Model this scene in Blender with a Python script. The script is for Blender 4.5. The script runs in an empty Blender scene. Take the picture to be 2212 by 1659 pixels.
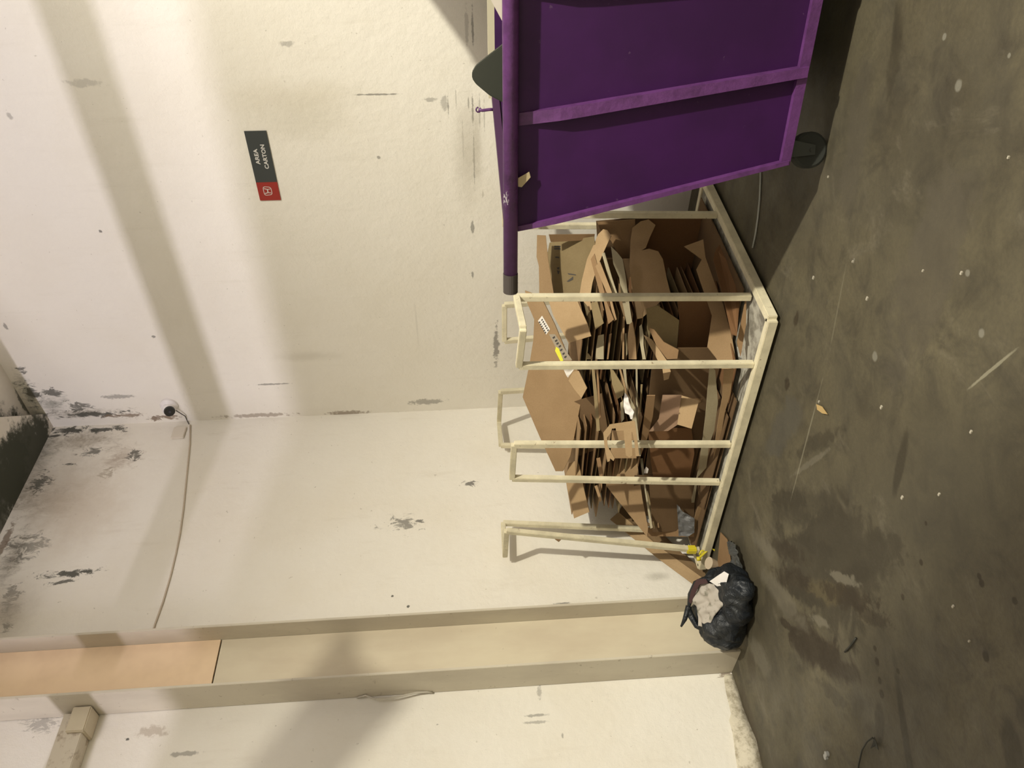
import bpy, bmesh, math, random
from mathutils import Vector, Matrix, noise
random.seed(7)
scene = bpy.context.scene
C = bpy.data.collections.new('storage_corner'); scene.collection.children.link(C)

# ------------------------------------------------------------------ camera
F, PX, PY, EYE = 1665.25, 1106.0, 829.5, 1.6
M = Matrix(((0.01348738, -0.73064265, -0.68262684),
            (-0.0748537, -0.6815111, 0.72796947),
            (-0.99710331, 0.04127874, -0.0638831)))
cam_d = bpy.data.cameras.new('camera'); cam = bpy.data.objects.new('camera', cam_d)
scene.collection.objects.link(cam); scene.camera = cam
cam_d.sensor_width = 36.0; cam_d.lens = F / 2212 * 36.0; cam_d.clip_start = 0.05
R = Matrix((( M[0][0], -M[0][1], -M[0][2]),
            ( M[1][0], -M[1][1], -M[1][2]),
            ( M[2][0], -M[2][1], -M[2][2])))
cam.matrix_world = Matrix.Translation((0, 0, EYE)) @ R.to_4x4()

def ray(x, y):
    return M @ Vector(((x - PX) / F, (y - PY) / F, 1.0))
EY = Vector((0, 0, EYE))
def at_z(x, y, z=0.0):
    r = ray(x, y); return EY + r * ((z - EYE) / r.z)
def at_x(x, y, X):
    r = ray(x, y); return EY + r * (X / r.x)
def at_y(x, y, Y):
    r = ray(x, y); return EY + r * (Y / r.y)
def at_plane(x, y, p, n):
    r = ray(x, y); n = Vector(n); return EY + r * ((Vector(p) - EY).dot(n) / r.dot(n))

# ------------------------------------------------------------------ view, world, lights
scene.view_settings.view_transform = 'Standard'
scene.view_settings.look = 'None'
scene.view_settings.gamma = 1.0
scene.view_settings.exposure = 0.10
scene.view_settings.use_curve_mapping = False
w = bpy.data.worlds.new('dim_garage_air'); scene.world = w; w.use_nodes = True
w.node_tree.nodes['Background'].inputs[0].default_value = (1.0, 0.93, 0.92, 1)
w.node_tree.nodes['Background'].inputs[1].default_value = 0.32

def light(name, kind, loc, energy, color, target=None, **kw):
    d = bpy.data.lights.new(name, kind); d.energy = energy; d.color = color
    for k, v in kw.items(): setattr(d, k, v)
    o = bpy.data.objects.new(name, d); scene.collection.objects.link(o); o.location = loc
    if target is not None:
        o.rotation_euler = (Vector(target) - Vector(loc)).to_track_quat('-Z', 'Y').to_euler()
    return o
# high bay lamp hanging right of the camera: the hard warm light
LAMP = (2.8, 1.0, 5.4)
light('high_bay_lamp', 'SPOT', LAMP, 2480, (1.0, 0.95, 0.79), (2.6, 1.0, 0), spot_size=math.radians(156), spot_blend=0.6, shadow_soft_size=0.09)
light('upper_wall_fill', 'AREA', (3.5, 0.6, 6.6), 125, (1.0, 0.92, 0.90), (-3.6, 3.4, 2.2), shape='RECTANGLE', size=2.6, size_y=1.6)  # added fill area light, lifts the upper walls; no fitting stands there
# cool strip light far behind the camera, above the added blocking wall
light('strip_light', 'AREA', (-1.0, -6.0, 4.72), 500, (0.93, 0.87, 1.0), (-1.5, 4.6, 4.2),
      shape='RECTANGLE', size=9.0, size_y=0.16)

# ------------------------------------------------------------------ material helpers
def mat(name, rgb, rough=0.7, metal=0.0, spec=0.5):
    m = bpy.data.materials.new(name); m.use_nodes = True
    b = m.node_tree.nodes['Principled BSDF']
    b.inputs['Base Color'].default_value = (*rgb, 1); b.inputs['Roughness'].default_value = rough
    b.inputs['Metallic'].default_value = metal; b.inputs['Specular IOR Level'].default_value = spec
    return m
class NB:
    """small node builder on a material, working in world coordinates of a fixed thing"""
    def __init__(s, m, obj=False):
        s.m = m; s.t = m.node_tree; s.b = s.t.nodes['Principled BSDF']
        if obj:
            s.pos = s.t.nodes.new('ShaderNodeTexCoord').outputs['Object']
        else:
            s.pos = s.t.nodes.new('ShaderNodeNewGeometry').outputs['Position']
    def n(s, typ, **kw):
        x = s.t.nodes.new(typ)
        for k, v in kw.items(): setattr(x, k, v)
        return x
    def ln(s, a, b): s.t.links.new(a, b)
    def math(s, op, a, b=None, clamp=False):
        x = s.n('ShaderNodeMath', operation=op, use_clamp=clamp)
        for i, v in enumerate((a, b)):
            if v is None: continue
            if isinstance(v, (int, float)): x.inputs[i].default_value = v
            else: s.ln(v, x.inputs[i])
        return x.outputs[0]
    def noise(s, scale, detail=4, rough=0.55, stretch=(1, 1, 1), off=(0, 0, 0), dist=0.0):
        mp = s.n('ShaderNodeMapping'); mp.inputs['Scale'].default_value = stretch; mp.inputs['Location'].default_value = off
        s.ln(s.pos, mp.inputs[0])
        x = s.n('ShaderNodeTexNoise'); x.inputs['Scale'].default_value = scale; x.inputs['Detail'].default_value = detail
        x.inputs['Roughness'].default_value = rough; x.inputs['Distortion'].default_value = dist
        s.ln(mp.outputs[0], x.inputs['Vector']); return x.outputs['Fac']
    def ramp(s, v, lo, hi, a=0.0, b=1.0):
        x = s.n('ShaderNodeMapRange', interpolation_type='SMOOTHSTEP'); s.ln(v, x.inputs['Value'])
        x.inputs['From Min'].default_value = lo; x.inputs['From Max'].default_value = hi
        x.inputs['To Min'].default_value = a; x.inputs['To Max'].default_value = b
        return x.outputs[0]
    def mix(s, f, a, b):
        x = s.n('ShaderNodeMix', data_type='RGBA')
        for sock, v in ((x.inputs[0], f), (x.inputs[6], a), (x.inputs[7], b)):
            if isinstance(v, (int, float)): sock.default_value = v
            elif isinstance(v, tuple): sock.default_value = (*v, 1)
            else: s.ln(v, sock)
        return x.outputs[2]
    def dist(s, c, r, ang=None):
        """1 at the centre of an ellipsoid patch, 0 at its rim, negative outside"""
        mp = s.n('ShaderNodeMapping', vector_type='TEXTURE')
        mp.inputs['Location'].default_value = c; mp.inputs['Scale'].default_value = r
        if ang: mp.inputs['Rotation'].default_value = ang
        s.ln(s.pos, mp.inputs[0])
        x = s.n('ShaderNodeVectorMath', operation='LENGTH'); s.ln(mp.outputs[0], x.inputs[0])
        return s.math('SUBTRACT', 1.0, x.outputs['Value'])
    def color(s, c): s.ln(c, s.b.inputs['Base Color'])
    def bump(s, h, strength, dist=0.01):
        x = s.n('ShaderNodeBump'); x.inputs['Strength'].default_value = strength; x.inputs['Distance'].default_value = dist
        s.ln(h, x.inputs['Height']); s.ln(x.outputs[0], s.b.inputs['Normal'])
    def patch(s, base, d, nz, rgb, amp=1.2, lo=0.0, hi=0.25, k=1.0):
        """noisy flake patch: where d + amp*(noise-.5) passes lo..hi the colour turns rgb"""
        v = s.math('ADD', d, s.math('MULTIPLY', s.math('SUBTRACT', nz, 0.5), amp))
        return s.mix(s.math('MULTIPLY', s.ramp(v, lo, hi), k), base, rgb)

# ------------------------------------------------------------------ mesh helpers
class MB:
    def __init__(s): s.v = []; s.f = []
    def face(s, *p):
        i = len(s.v); s.v += [Vector(q) for q in p]; s.f.append(tuple(range(i, i + len(p))))
    def hexa(s, p):                      # 8 points: 0-3 one end, 4-7 other end
        i = len(s.v); s.v += [Vector(q) for q in p]
        for f in ((3, 2, 1, 0), (4, 5, 6, 7), (0, 1, 5, 4), (1, 2, 6, 5), (2, 3, 7, 6), (3, 0, 4, 7)):
            s.f.append(tuple(i + k for k in f))
    def box(s, a, b):
        x0, y0, z0 = a; x1, y1, z1 = b
        s.hexa([(x0, y0, z0), (x1, y0, z0), (x1, y1, z0), (x0, y1, z0),
                (x0, y0, z1), (x1, y0, z1), (x1, y1, z1), (x0, y1, z1)])
    def bar(s, a, b, w, h=None, up=(0, 0, 1)):     # rectangular bar a->b
        a = Vector(a); b = Vector(b); h = h or w; d = (b - a).normalized(); up = Vector(up)
        if abs(d.dot(up)) > 0.95: up = Vector((0, 1, 0))
        sx = d.cross(up).normalized() * w / 2; sy = sx.cross(d).normalized() * h / 2
        s.hexa([a - sx - sy, a + sx - sy, a + sx + sy, a - sx + sy, b - sx - sy, b + sx - sy, b + sx + sy, b - sx + sy])
    def tube(s, pts, r, n=12, cap=True):
        pts = [Vector(p) for p in pts]; rs = r if isinstance(r, (list, tuple)) else [r] * len(pts)
        i0 = len(s.v); prev = None
        for k, p in enumerate(pts):
            d = (pts[min(k + 1, len(pts) - 1)] - pts[max(k - 1, 0)]).normalized()
            if prev is None:
                u = d.cross(Vector((0, 0, 1)) if abs(d.z) < .9 else Vector((1, 0, 0))).normalized()
            else: u = (prev - d * prev.dot(d)).normalized()
            prev = u; q = d.cross(u)
            for j in range(n):
                t = 2 * math.pi * j / n; s.v.append(p + (u * math.cos(t) + q * math.sin(t)) * rs[k])
        for k in range(len(pts) - 1):
            for j in range(n):
                a = i0 + k * n + j; b = i0 + k * n + (j + 1) % n; s.f.append((a, b, b + n, a + n))
        if cap:
            s.f.append(tuple(i0 + j for j in reversed(range(n)))); e = i0 + (len(pts) - 1) * n
            s.f.append(tuple(e + j for j in range(n)))
    def slab(s, pts, n, t):              # polygon extruded by t along n
        n = Vector(n).normalized() * t; k = len(pts); i = len(s.v)
        s.v += [Vector(p) for p in pts] + [Vector(p) - n for p in pts]
        s.f.append(tuple(i + j for j in range(k))); s.f.append(tuple(i + k + j for j in reversed(range(k))))
        for j in range(k): s.f.append((i + j, i + (j + 1) % k, i + k + (j + 1) % k, i + k + j))
    def build(s, name, m, parent=None, smooth=False, bevel=0.0, **props):
        me = bpy.data.meshes.new(name); me.from_pydata([tuple(v) for v in s.v], [], s.f); me.update()
        bm = bmesh.new(); bm.from_mesh(me); bmesh.ops.recalc_face_normals(bm, faces=bm.faces)
        if bevel: bmesh.ops.bevel(bm, geom=list(bm.edges), offset=bevel, segments=2, affect='EDGES', clamp_overlap=True)
        bm.to_mesh(me); bm.free()
        if smooth:
            for p in me.polygons: p.use_smooth = True
        for mm in (m if isinstance(m, (list, tuple)) else [m]): me.materials.append(mm)
        o = bpy.data.objects.new(name, me); C.objects.link(o)
        if parent is not None:
            o.parent = parent; o.matrix_parent_inverse = parent.matrix_world.inverted()
        for k, v in props.items(): o[k] = v
        return o
def thing(name, label, cat, loc=(0, 0, 0), group=None):
    o = bpy.data.objects.new(name, None); C.objects.link(o); o.empty_display_size = 0.1
    o.matrix_world = Matrix.Translation(loc)
    o['label'] = label; o['category'] = cat
    if group: o['group'] = group
    return o
def tag(o, label, cat, group=None):
    o['label'] = label; o['category'] = cat
    if group: o['group'] = group
    return o

# ------------------------------------------------------------------ setting
XW, YW, ZC = -4.58, 4.60, 5.05        # left wall plane, right wall plane, ceiling
WALL = (0.80, 0.765, 0.685)

def wall_patches(nb, col, items, conv):
    nz = nb.noise(26, 5, 0.65); nz2 = nb.noise(9, 5, 0.7, off=(3, 1, 2)); nz3 = nb.noise(17, 6, 0.75, off=(6, 2, 1), stretch=(1, 1, .55), dist=.6)
    for (x, y, rx, ry, rgb, k, kind) in items:
        c = conv(x, y); a = conv(x + rx, y); b = conv(x, y + ry)
        dz = abs(a.z - c.z); dh = math.hypot(b.x - c.x, b.y - c.y)
        r = (max(dh, .5) if conv == L_ else dh, dh if conv == L_ else .5, dz)
        d = nb.dist(tuple(c), r)
        if kind == 'soft': col = nb.patch(col, d, nz2, rgb, 0.8, -0.1, 0.9, k)
        elif kind == 'flake': col = nb.patch(col, d, nz3, rgb, 4.6, 0.30, 0.75, k)
        elif kind == 'mottle': col = nb.patch(nb.patch(col, d, nz3, rgb, 2.4, 0.1, 1.0, k), d, nz, rgb, 3.4, .75, 1.1, k * .8)
        else: col = nb.patch(col, d, nz, rgb, 1.8, 0.2, 0.6, k)
    return col
L_ = lambda x, y: at_x(x, y, XW)
R_ = lambda x, y: at_y(x, y, YW)
GREY, MOLD, BROWN = (0.20, 0.19, 0.17), (0.085, 0.085, 0.07), (0.22, 0.16, 0.11)

m_wr = mat('painted_plaster_right', WALL, 0.75, spec=0.3); nb = NB(m_wr)
col = nb.mix(nb.ramp(nb.noise(1.3, 5, 0.6), .35, .75), WALL, (0.77, 0.73, 0.64))
col = nb.mix(nb.ramp(nb.noise(2.2, 5, .7, stretch=(6, 1, .7)), .55, .8, 0, .22), col, (0.60, 0.56, 0.46))
col = nb.mix(nb.ramp(nb.noise(38, 3, .5), .72, .76, 0, .5), col, (0.42, 0.38, 0.32))
col = wall_patches(nb, col, [
    (1021, 240, 3.5, 50, GREY, .8, 'fine'), (1024, 340, 3, 80, GREY, .8, 'fine'), (1012, 225, 2.5, 30, GREY, .6, 'fine'), (1036, 240, 3, 45, GREY, .45, 'fine'),
    (968, 230, 2, 35, GREY, .6, 'fine'), (985, 215, 2, 25, GREY, .4, 'fine'), (1046, 250, 2, 50, GREY, .4, 'fine'), (1021, 60, 4, 60, GREY, .7, 'fine'), (1008, 60, 6, 70, GREY, .35, 'fine'),
    (1030, 310, 12, 100, (.5, .46, .38), .5, 'soft'), (1000, 300, 3, 60, GREY, .3, 'fine'), (1043, 420, 5, 16, (.45, .42, .35), .6, 'fine'),
    (1010, 330, 40, 130, (.5, .46, .38), .6, 'soft'), (960, 225, 12, 30, GREY, .45, 'fine'), (1021, 490, 5, 22, GREY, .7, 'fine'),
    (1021, 595, 4, 14, GREY, .7, 'fine'), (820, 204, 75, 3, GREY, .8, 'fine'), (1072, 745, 9, 62, (.3, .28, .25), .9, 'fine'),
    (930, 215, 22, 8, GREY, .5, 'fine'), (640, 210, 200, 50, (.62, .57, .46), .5, 'soft'), (650, 260, 120, 60, (.60, .56, .46), .5, 'soft'),
    (618, 95, 24, 10, GREY, .45, 'fine'), (818, 340, 6, 5, GREY, .7, 'fine'), (217, 500, 6, 5, GREY, .9, 'fine'),
    (332, 727, 6, 4, GREY, .8, 'fine'), (180, 180, 60, 14, GREY, .3, 'fine'), (20, 250, 8, 14, GREY, .5, 'fine'),
    (585, 830, 60, 2.5, GREY, .7, 'fine'), (660, 770, 90, 14, (.58, .54, .46), .45, 'soft'), (900, 700, 3, 60, GREY, .15, 'soft'),
    (62, 850, 30, 60, (.30, .30, .26), .75, 'mottle'), (110, 870, 50, 34, (.34, .33, .28), .7, 'mottle'), (180, 893, 120, 14, (.28, .25, .2), .8, 'mottle'),
    (48, 800, 16, 12, MOLD, .8, 'flake'), (68, 850, 26, 32, MOLD, .85, 'flake'), (110, 850, 26, 14, MOLD, .8, 'flake'),
    (160, 880, 50, 14, MOLD, .8, 'flake'), (200, 895, 110, 10, MOLD, .9, 'flake'), (350, 903, 60, 7, BROWN, .9, 'flake'),
    (270, 897, 60, 6, BROWN, .8, 'flake'), (560, 897, 110, 6, BROWN, .6, 'fine'), (750, 893, 60, 9, BROWN, .7, 'fine'),
    (920, 868, 60, 9, GREY, .6, 'fine'), (12, 705, 6, 12, GREY, .7, 'fine'), (255, 857, 50, 6, GREY, .6, 'fine'),
], R_)
nb.color(col); nb.bump(nb.noise(14, 6, .65), .25, .02)

m_wl = mat('painted_plaster_left', WALL, 0.75, spec=0.3); nb = NB(m_wl)
col = nb.mix(nb.ramp(nb.noise(1.5, 5, 0.6), .35, .75), WALL, (0.77, 0.725, 0.63))
col = nb.mix(nb.ramp(nb.noise(2.5, 5, .7, stretch=(1, 4, .8)), .55, .8, 0, .25), col, (0.58, 0.52, 0.42))
col = nb.mix(nb.ramp(nb.noise(34, 3, .5), .72, .76, 0, .5), col, (0.38, 0.34, 0.28))
col = wall_patches(nb, col, [
    (70, 980, 70, 60, (.24, .23, .18), .85, 'mottle'), (60, 1060, 60, 70, (.26, .24, .19), .8, 'mottle'), (180, 950, 110, 40, (.36, .31, .24), .6, 'mottle'),
    (110, 1080, 90, 60, (.36, .31, .25), .55, 'mottle'), (30, 1200, 40, 90, (.30, .27, .22), .7, 'mottle'), (260, 990, 60, 40, (.40, .33, .26), .6, 'mottle'), (20, 1320, 40, 60, (.30, .27, .22), .6, 'mottle'),
    (60, 1000, 60, 90, (.3, .28, .23), .6, 'soft'), (120, 1060, 120, 110, (.46, .40, .32), .6, 'soft'),
    (150, 930, 80, 16, MOLD, .95, 'flake'), (220, 928, 60, 9, MOLD, .9, 'flake'), (85, 1045, 34, 32, MOLD, .85, 'flake'),
    (200, 975, 30, 16, MOLD, .75, 'flake'), (285, 985, 22, 16, MOLD, .8, 'flake'), (150, 1003, 16, 6, MOLD, .9, 'flake'),
    (230, 1020, 26, 14, (.35, .30, .23), .7, 'flake'), (60, 1180, 55, 40, MOLD, .6, 'flake'), (140, 1240, 95, 12, MOLD, .95, 'flake'),
    (130, 1258, 40, 9, MOLD, .85, 'flake'), (25, 1290, 22, 50, MOLD, .7, 'flake'), (10, 1355, 18, 14, MOLD, .85, 'flake'),
    (20, 1320, 80, 90, (.50, .45, .38), .6, 'soft'), (180, 1100, 120, 120, (.6, .52, .42), .6, 'soft'), (8, 1175, 12, 70, BROWN, .8, 'fine'),
    (1013, 1045, 26, 8, GREY, .95, 'flake'), (875, 1130, 50, 24, GREY, .8, 'flake'), (905, 1125, 16, 7, GREY, .9, 'flake'),
    (848, 1287, 5, 4, MOLD, .9, 'fine'), (882, 1310, 5, 4, MOLD, .9, 'fine'), (1215, 1305, 24, 8, GREY, .8, 'flake'),
    (1420, 1245, 36, 12, (.45, .42, .36), .6, 'soft'), (900, 885, 160, 5, GREY, .4, 'fine'),
    (1165, 1495, 8, 22, GREY, .5, 'fine'), (1160, 1545, 34, 5, GREY, .6, 'fine'), (1158, 1560, 34, 5, GREY, .5, 'fine'),
    (1215, 1590, 4, 8, GREY, .6, 'fine'), (945, 1565, 5, 3, GREY, .6, 'fine'), (275, 1597, 6, 5, MOLD, .9, 'fine'),
    (90, 1560, 60, 30, GREY, .5, 'flake'), (330, 1580, 50, 18, (.45, .38, .3), .6, 'fine'), (400, 1628, 50, 8, GREY, .6, 'fine'),
    (1600, 1530, 26, 110, (.3, .25, .17), .55, 'soft'), (1575, 1455, 30, 12, BROWN, .8, 'flake'),
], L_)
nb.color(col); nb.bump(nb.noise(14, 6, .65), .3, .02)

def wavy_wall(name, plane, m):
    mb = MB()
    if plane == 'x': mb.box((XW - .25, -9, -.05), (XW, YW + .25, ZC))
    else: mb.box((XW, YW, -.05), (9, YW + .25, ZC))
    return mb.build(name, m, kind='structure')
wavy_wall('wall_left', 'x', m_wl); wavy_wall('wall_right', 'y', m_wr)

# floor
m_fl = mat('stained_concrete', (0.12, 0.105, 0.075), 0.55, spec=0.35); nb = NB(m_fl)
base = nb.mix(nb.ramp(nb.noise(1.1, 6, .62), .3, .7), (0.112, 0.096, 0.058), (0.066, 0.057, 0.037))
base = nb.mix(nb.ramp(nb.noise(5.5, 6, .7, dist=.5), .40, .72), base, (0.050, 0.043, 0.029))
base = nb.mix(nb.ramp(nb.noise(2.6, 7, .7, stretch=(1.6, .7, 1), off=(5, 2, 0), dist=1), .54, .72, 0, .6), base, (0.145, 0.126, 0.088))
base = nb.mix(nb.ramp(nb.noise(60, 3, .6), .35, .7, 0, .35), base, (0.055, 0.048, 0.033))
nzb = nb.noise(4.5, 6, .7, dist=.8); nzs = nb.noise(16, 5, .7, off=(1, 7, 0))
def fpatch(x, y, rx, ry, rgb, k, ang=0.0, amp=1.6, lo=.1, hi=.5, nz=None):
    """rx, ry in metres on the floor, centre given where it stands"""
    global base
    c = at_z(x, y)
    d = nb.dist((c.x, c.y, 0), (rx, ry, 1), (0, 0, math.radians(ang)))
    base = nb.patch(base, d, nz or nzb, rgb, amp, lo, hi, k)
DK, DK2, OCH, PALE = (0.026, 0.018, 0.010), (0.036, 0.030, 0.019), (0.09, 0.072, 0.036), (0.15, 0.135, 0.10)
fpatch(1790, 1230, .62, .34, DK2, .8, -35, 2.2, .1, .4)
fpatch(1765, 1405, .42, .12, DK, .95, -42, 1.8)
fpatch(1720, 1260, .36, .09, DK, .8, -42, 2.2, nz=nzs)
fpatch(1700, 1190, .3, .06, DK, .7, -45, 2.4, nz=nzs)
fpatch(1830, 1450, .14, .06, DK, .8, -40)
fpatch(1720, 1330, .22, .07, DK, .7, -50, 1.8)
fpatch(1850, 1240, .28, .07, DK2, .95, -20, 1.4)
fpatch(1780, 1280, .3, .08, OCH, .7, -30, 2.0)
fpatch(1760, 1180, .30, .05, DK2, .9, -45, 2.2, nz=nzs); fpatch(1830, 1290, .34, .07, DK, .75, -40, 2.4, nz=nzs); fpatch(1740, 1290, .30, .05, DK2, .9, -42, 2.6, nz=nzs)
fpatch(1900, 1180, .26, .08, DK2, .7, -38, 2.4, nz=nzs); fpatch(1700, 1080, .32, .06, DK2, .8, -40, 2.8, nz=nzs); fpatch(1760, 960, .34, .05, DK2, .6, -30, 2.8, nz=nzs)
fpatch(1880, 1330, .2, .05, DK, .6, -42, 2.4, nz=nzs); fpatch(1700, 1350, .14, .03, DK, .8, -45, 1.8, nz=nzs); fpatch(1800, 1500, .2, .05, DK2, .6, -45, 2.4, nz=nzs)
fpatch(1820, 1250, .18, .03, PALE, .7, -42, 2.4, nz=nzs); fpatch(1770, 1340, .12, .03, PALE, .7, -42, 2.2, nz=nzs); fpatch(1750, 1000, .3, .02, PALE, .5, -25, 2.0, nz=nzs)
fpatch(2000, 600, .5, .2, (.075, .064, .046), .6, 10, 2.2); fpatch(1850, 300, .4, .1, (.070, .060, .042), .6, 20, 2.2); fpatch(1930, 120, .25, .06, DK2, .6, 30, 2.2)
fpatch(1945, 1000, .20, .035, DK2, .9, 20, 1.0)
fpatch(1740, 1090, .5, .12, DK2, .6, -35, 2.6)
fpatch(1690, 930, .35, .14, (.07, .065, .052), .7, -20, 1.8)
fpatch(1720, 690, .06, .03, DK, .8, 0, 1.6, nz=nzs); fpatch(1700, 830, .05, .04, DK, .8, 0, 1.8, nz=nzs)
fpatch(1690, 1290, .35, .10, PALE, .5, -60, 1.6); fpatch(1640, 1420, .20, .12, PALE, .5, -60, 1.6)
fpatch(1650, 1180, .22, .08, PALE, .45, -60, 1.8)
fpatch(1620, 1560, .30, .11, (.065, .052, .034), .85, 85, 1.0)
fpatch(1625, 1440, .12, .09, (.06, .048, .03), .8, 60, 1.2)
fpatch(1960, 1620, .45, .035, DK2, .85, 55, .7)
fpatch(1900, 1560, .12, .05, DK2, .8, 40, 1.0)
fpatch(2190, 1640, .16, .06, DK2, .7, 50, 1.2)
for (x, y, r) in ((1990, 1215, .02), (2115, 1245, .018), (2120, 1260, .022), (2192, 1298, .02), (2000, 1130, .015), (1940, 1450, .02),
                  (1895, 1430, .03), (1900, 1470, .025), (1905, 1500, .03), (1890, 1400, .02), (2130, 1420, .03), (1950, 1290, .02)):
    fpatch(x, y, r * .8, r * .8, DK, .85, 0, 1.0, nz=nzs)
for (x, y, r) in ((2070, 185, .05), (1843, 565, .02), (1845, 560, .015), (2090, 590, .03), (1890, 770, .05), (2120, 720, .04), (2040, 80, .03), (2180, 120, .02)):
    fpatch(x, y, r * .5, r * .5, (.22, .21, .17), .6, 0, .7, nz=nzs)
for (a, b, k) in (((1700, 1110), (1790, 770), .35), ((2080, 850), (2212, 740), .55), ((1790, 770), (1830, 560), .18)):
    p, q = at_z(*a), at_z(*b); c = (p + q) / 2; v = q - p
    d = nb.dist((c.x, c.y, 0), (v.length / 2, .007, 1), (0, 0, math.atan2(v.y, v.x)))
    base = nb.patch(base, d, nzs, (.30, .28, .2), 1.2, .0, .5, k)
nb.color(base)
rg = nb.ramp(nb.noise(3, 5, .6), .3, .7, .42, .68); nb.ln(rg, nb.b.inputs['Roughness'])
nb.bump(nb.noise(22, 8, .7), .22, .02)
f = MB(); f.box((XW - .25, -9, -.2), (9, YW + .25, 0)); f.build('floor', m_fl, kind='structure')

# ceiling, bright painted part and mouldy concrete part
m_ce = mat('mouldy_ceiling', (0.78, 0.74, 0.68), 0.85, spec=.2); nb = NB(m_ce)
col = nb.mix(nb.ramp(nb.noise(2.2, 5, .6), .35, .7), (0.80, 0.76, 0.70), (0.70, 0.66, 0.6))
nzc = nb.noise(7, 6, .7)
for c, r, k in (((-4.5, 4.1, ZC), (.42, .55, 1), .97), ((-4.35, 3.6, ZC), (.35, .8, 1), .9), ((-4.3, 4.62, ZC), (.20, .07, 1), .8), ((-4.3, 2.8, ZC), (.4, .9, 1), .7)):
    col = nb.patch(col, nb.dist(c, r), nzc, (.06, .065, .05), 1.6, .0, .35, k)
nb.color(col)
f = MB(); f.box((XW - .25, -9, ZC), (-2.5, YW + .25, ZC + .2)); f.build('ceiling', m_ce, kind='structure')

# lumps of old plaster along the foot of the left wall
m_lump = mat('crumbling_plaster', (0.50, 0.44, 0.34), .9, spec=.2); nb = NB(m_lump)
nb.color(nb.mix(nb.ramp(nb.noise(18, 5, .7), .4, .65), (.60, .55, .44), (.34, .30, .22))); nb.bump(nb.noise(40, 5, .7), .6, .01)
def skirting():
    v = MB(); rows = []
    ys = [2.16 - i * .04 for i in range(0, 160)]
    for i, y in enumerate(ys):
        t = .012 + .030 * noise.noise(Vector((y * 2.2, 1, 0))) + .012 * noise.noise(Vector((y * 9, 4, 0)))
        g = min(1, i / 6); t = max(.006, t + .012) * g + .004; h = .05 + .04 * noise.noise(Vector((y * 3, 7, 0))) + .05 * g
        if 1.55 < y < 1.9: t += .03 * (1 - abs(y - 1.72) / .18); h += .03
        rows.append([Vector((XW - .01, y, h)), Vector((XW + t * .5, y, h * .8)), Vector((XW + t, y, h * .4)), Vector((XW + t * 1.2, y, 0)), Vector((XW - .01, y, 0))])
    for r in rows: v.v += r
    for i in range(len(rows) - 1):
        for j in range(4):
            a = i * 5 + j; v.f.append((a, a + 1, a + 6, a + 5))
    return v
skirting().build('trim_1', m_lump, smooth=True, kind='structure')

# unseen wall behind the camera and round bar, added to cut the strip light
m_conc = mat('plain_concrete', (.5, .47, .4), .8)
f = MB(); f.box((-9, -1.6, 0), (9, -1.45, 3.98)); f.build('shade_wall_back', m_conc, kind='structure')

f = MB(); f.tube([(-9, 1.0, 4.02), (2, 1.0, 4.02)], .10, 20); tag(f.build('stripe_blocker', m_conc, smooth=True), 'added unseen round grey duct hung under the ceiling', 'blocker')  # unseen, added to cast the dark stripe on the right wall
# added unseen panel, outline traced back from the broad shadow on the left wall
LV = Vector(LAMP)
def toward(p, k): return p + (LV - p) * k
pl = [toward(at_x(x, y, XW), .5) for x, y in ((470, 1740), (560, 1620), (640, 1530), (705, 1440), (762, 1368), (792, 1385), (800, 1440), (885, 1507), (745, 1659), (650, 1760))]
f = MB(); f.slab(pl, (1, 0, .5), .03); tag(f.build('shade_panel', m_conc), 'added unseen grey panel shaped to shade the left wall', 'panel')
# concrete haunch in the corner under the ceiling
f = MB(); hp = [Vector(q) for q in ((-4.579, 4.599, 0), (-4.43, 4.599, 0), (-3.2, 3.28, 0), (-3.2, -3, 0), (-4.579, -3, 0))]
f.slab([Vector((q.x, q.y, ZC - .001)) for q in hp], (0, 0, 1), .12); f.build('trim_2', m_ce, kind='structure')

# ------------------------------------------------------------------ steel column on the left wall
m_col = mat('cream_painted_steel', (0.62, 0.545, 0.40), .5, spec=.4); nb = NB(m_col)
c0 = nb.mix(nb.ramp(nb.noise(3, 5, .6, stretch=(1, 1, .4)), .35, .7), (0.66, 0.59, 0.44), (0.58, 0.50, 0.37))
c0 = nb.mix(nb.ramp(nb.noise(16, 5, .7), .66, .74, 0, .6), c0, (.36, .30, .22)); nb.color(c0)
m_col2 = mat('greyish_flange', (0.60, 0.53, 0.42), .5, spec=.4); nb = NB(m_col2)  # flanges slightly darker and greyer than the web
c0 = nb.mix(nb.ramp(nb.noise(3, 5, .6, stretch=(1, 1, .4)), .35, .7), (0.60, 0.55, 0.44), (0.50, 0.45, 0.36))
c0 = nb.mix(nb.ramp(nb.noise(20, 5, .7), .62, .72, 0, .7), c0, (.30, .25, .18)); nb.color(c0)
m_col3 = mat('tan_cover_paint', (0.62, 0.47, 0.30), .5); nb = NB(m_col3)
nb.color(nb.mix(nb.ramp(nb.noise(2.5, 4, .6), .4, .7), (0.84, 0.64, 0.42), (0.74, 0.55, 0.36)))
col_t = thing('steel_column', 'cream painted steel H column standing against the left wall, tan upper part', 'column', (-4.45, 2.36, 0))
Yn, Yf, XT, XWEB = 2.17, 2.545, -4.31, -4.465
a = MB(); a.box((XW + .004, Yn, 0), (XT, Yn + .016, ZC - .002)); a.build('flange', m_col2, col_t, bevel=.002)
a = MB(); a.box((XW + .004, Yf, 0), (XT, Yf + .016, ZC - .002)); a.build('flange', m_col2, col_t, bevel=.002)
a = MB(); a.box((XWEB - .012, Yn + .017, 0), (XWEB, Yf - .001, 3.158)); a.build('web', m_col, col_t)
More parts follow.
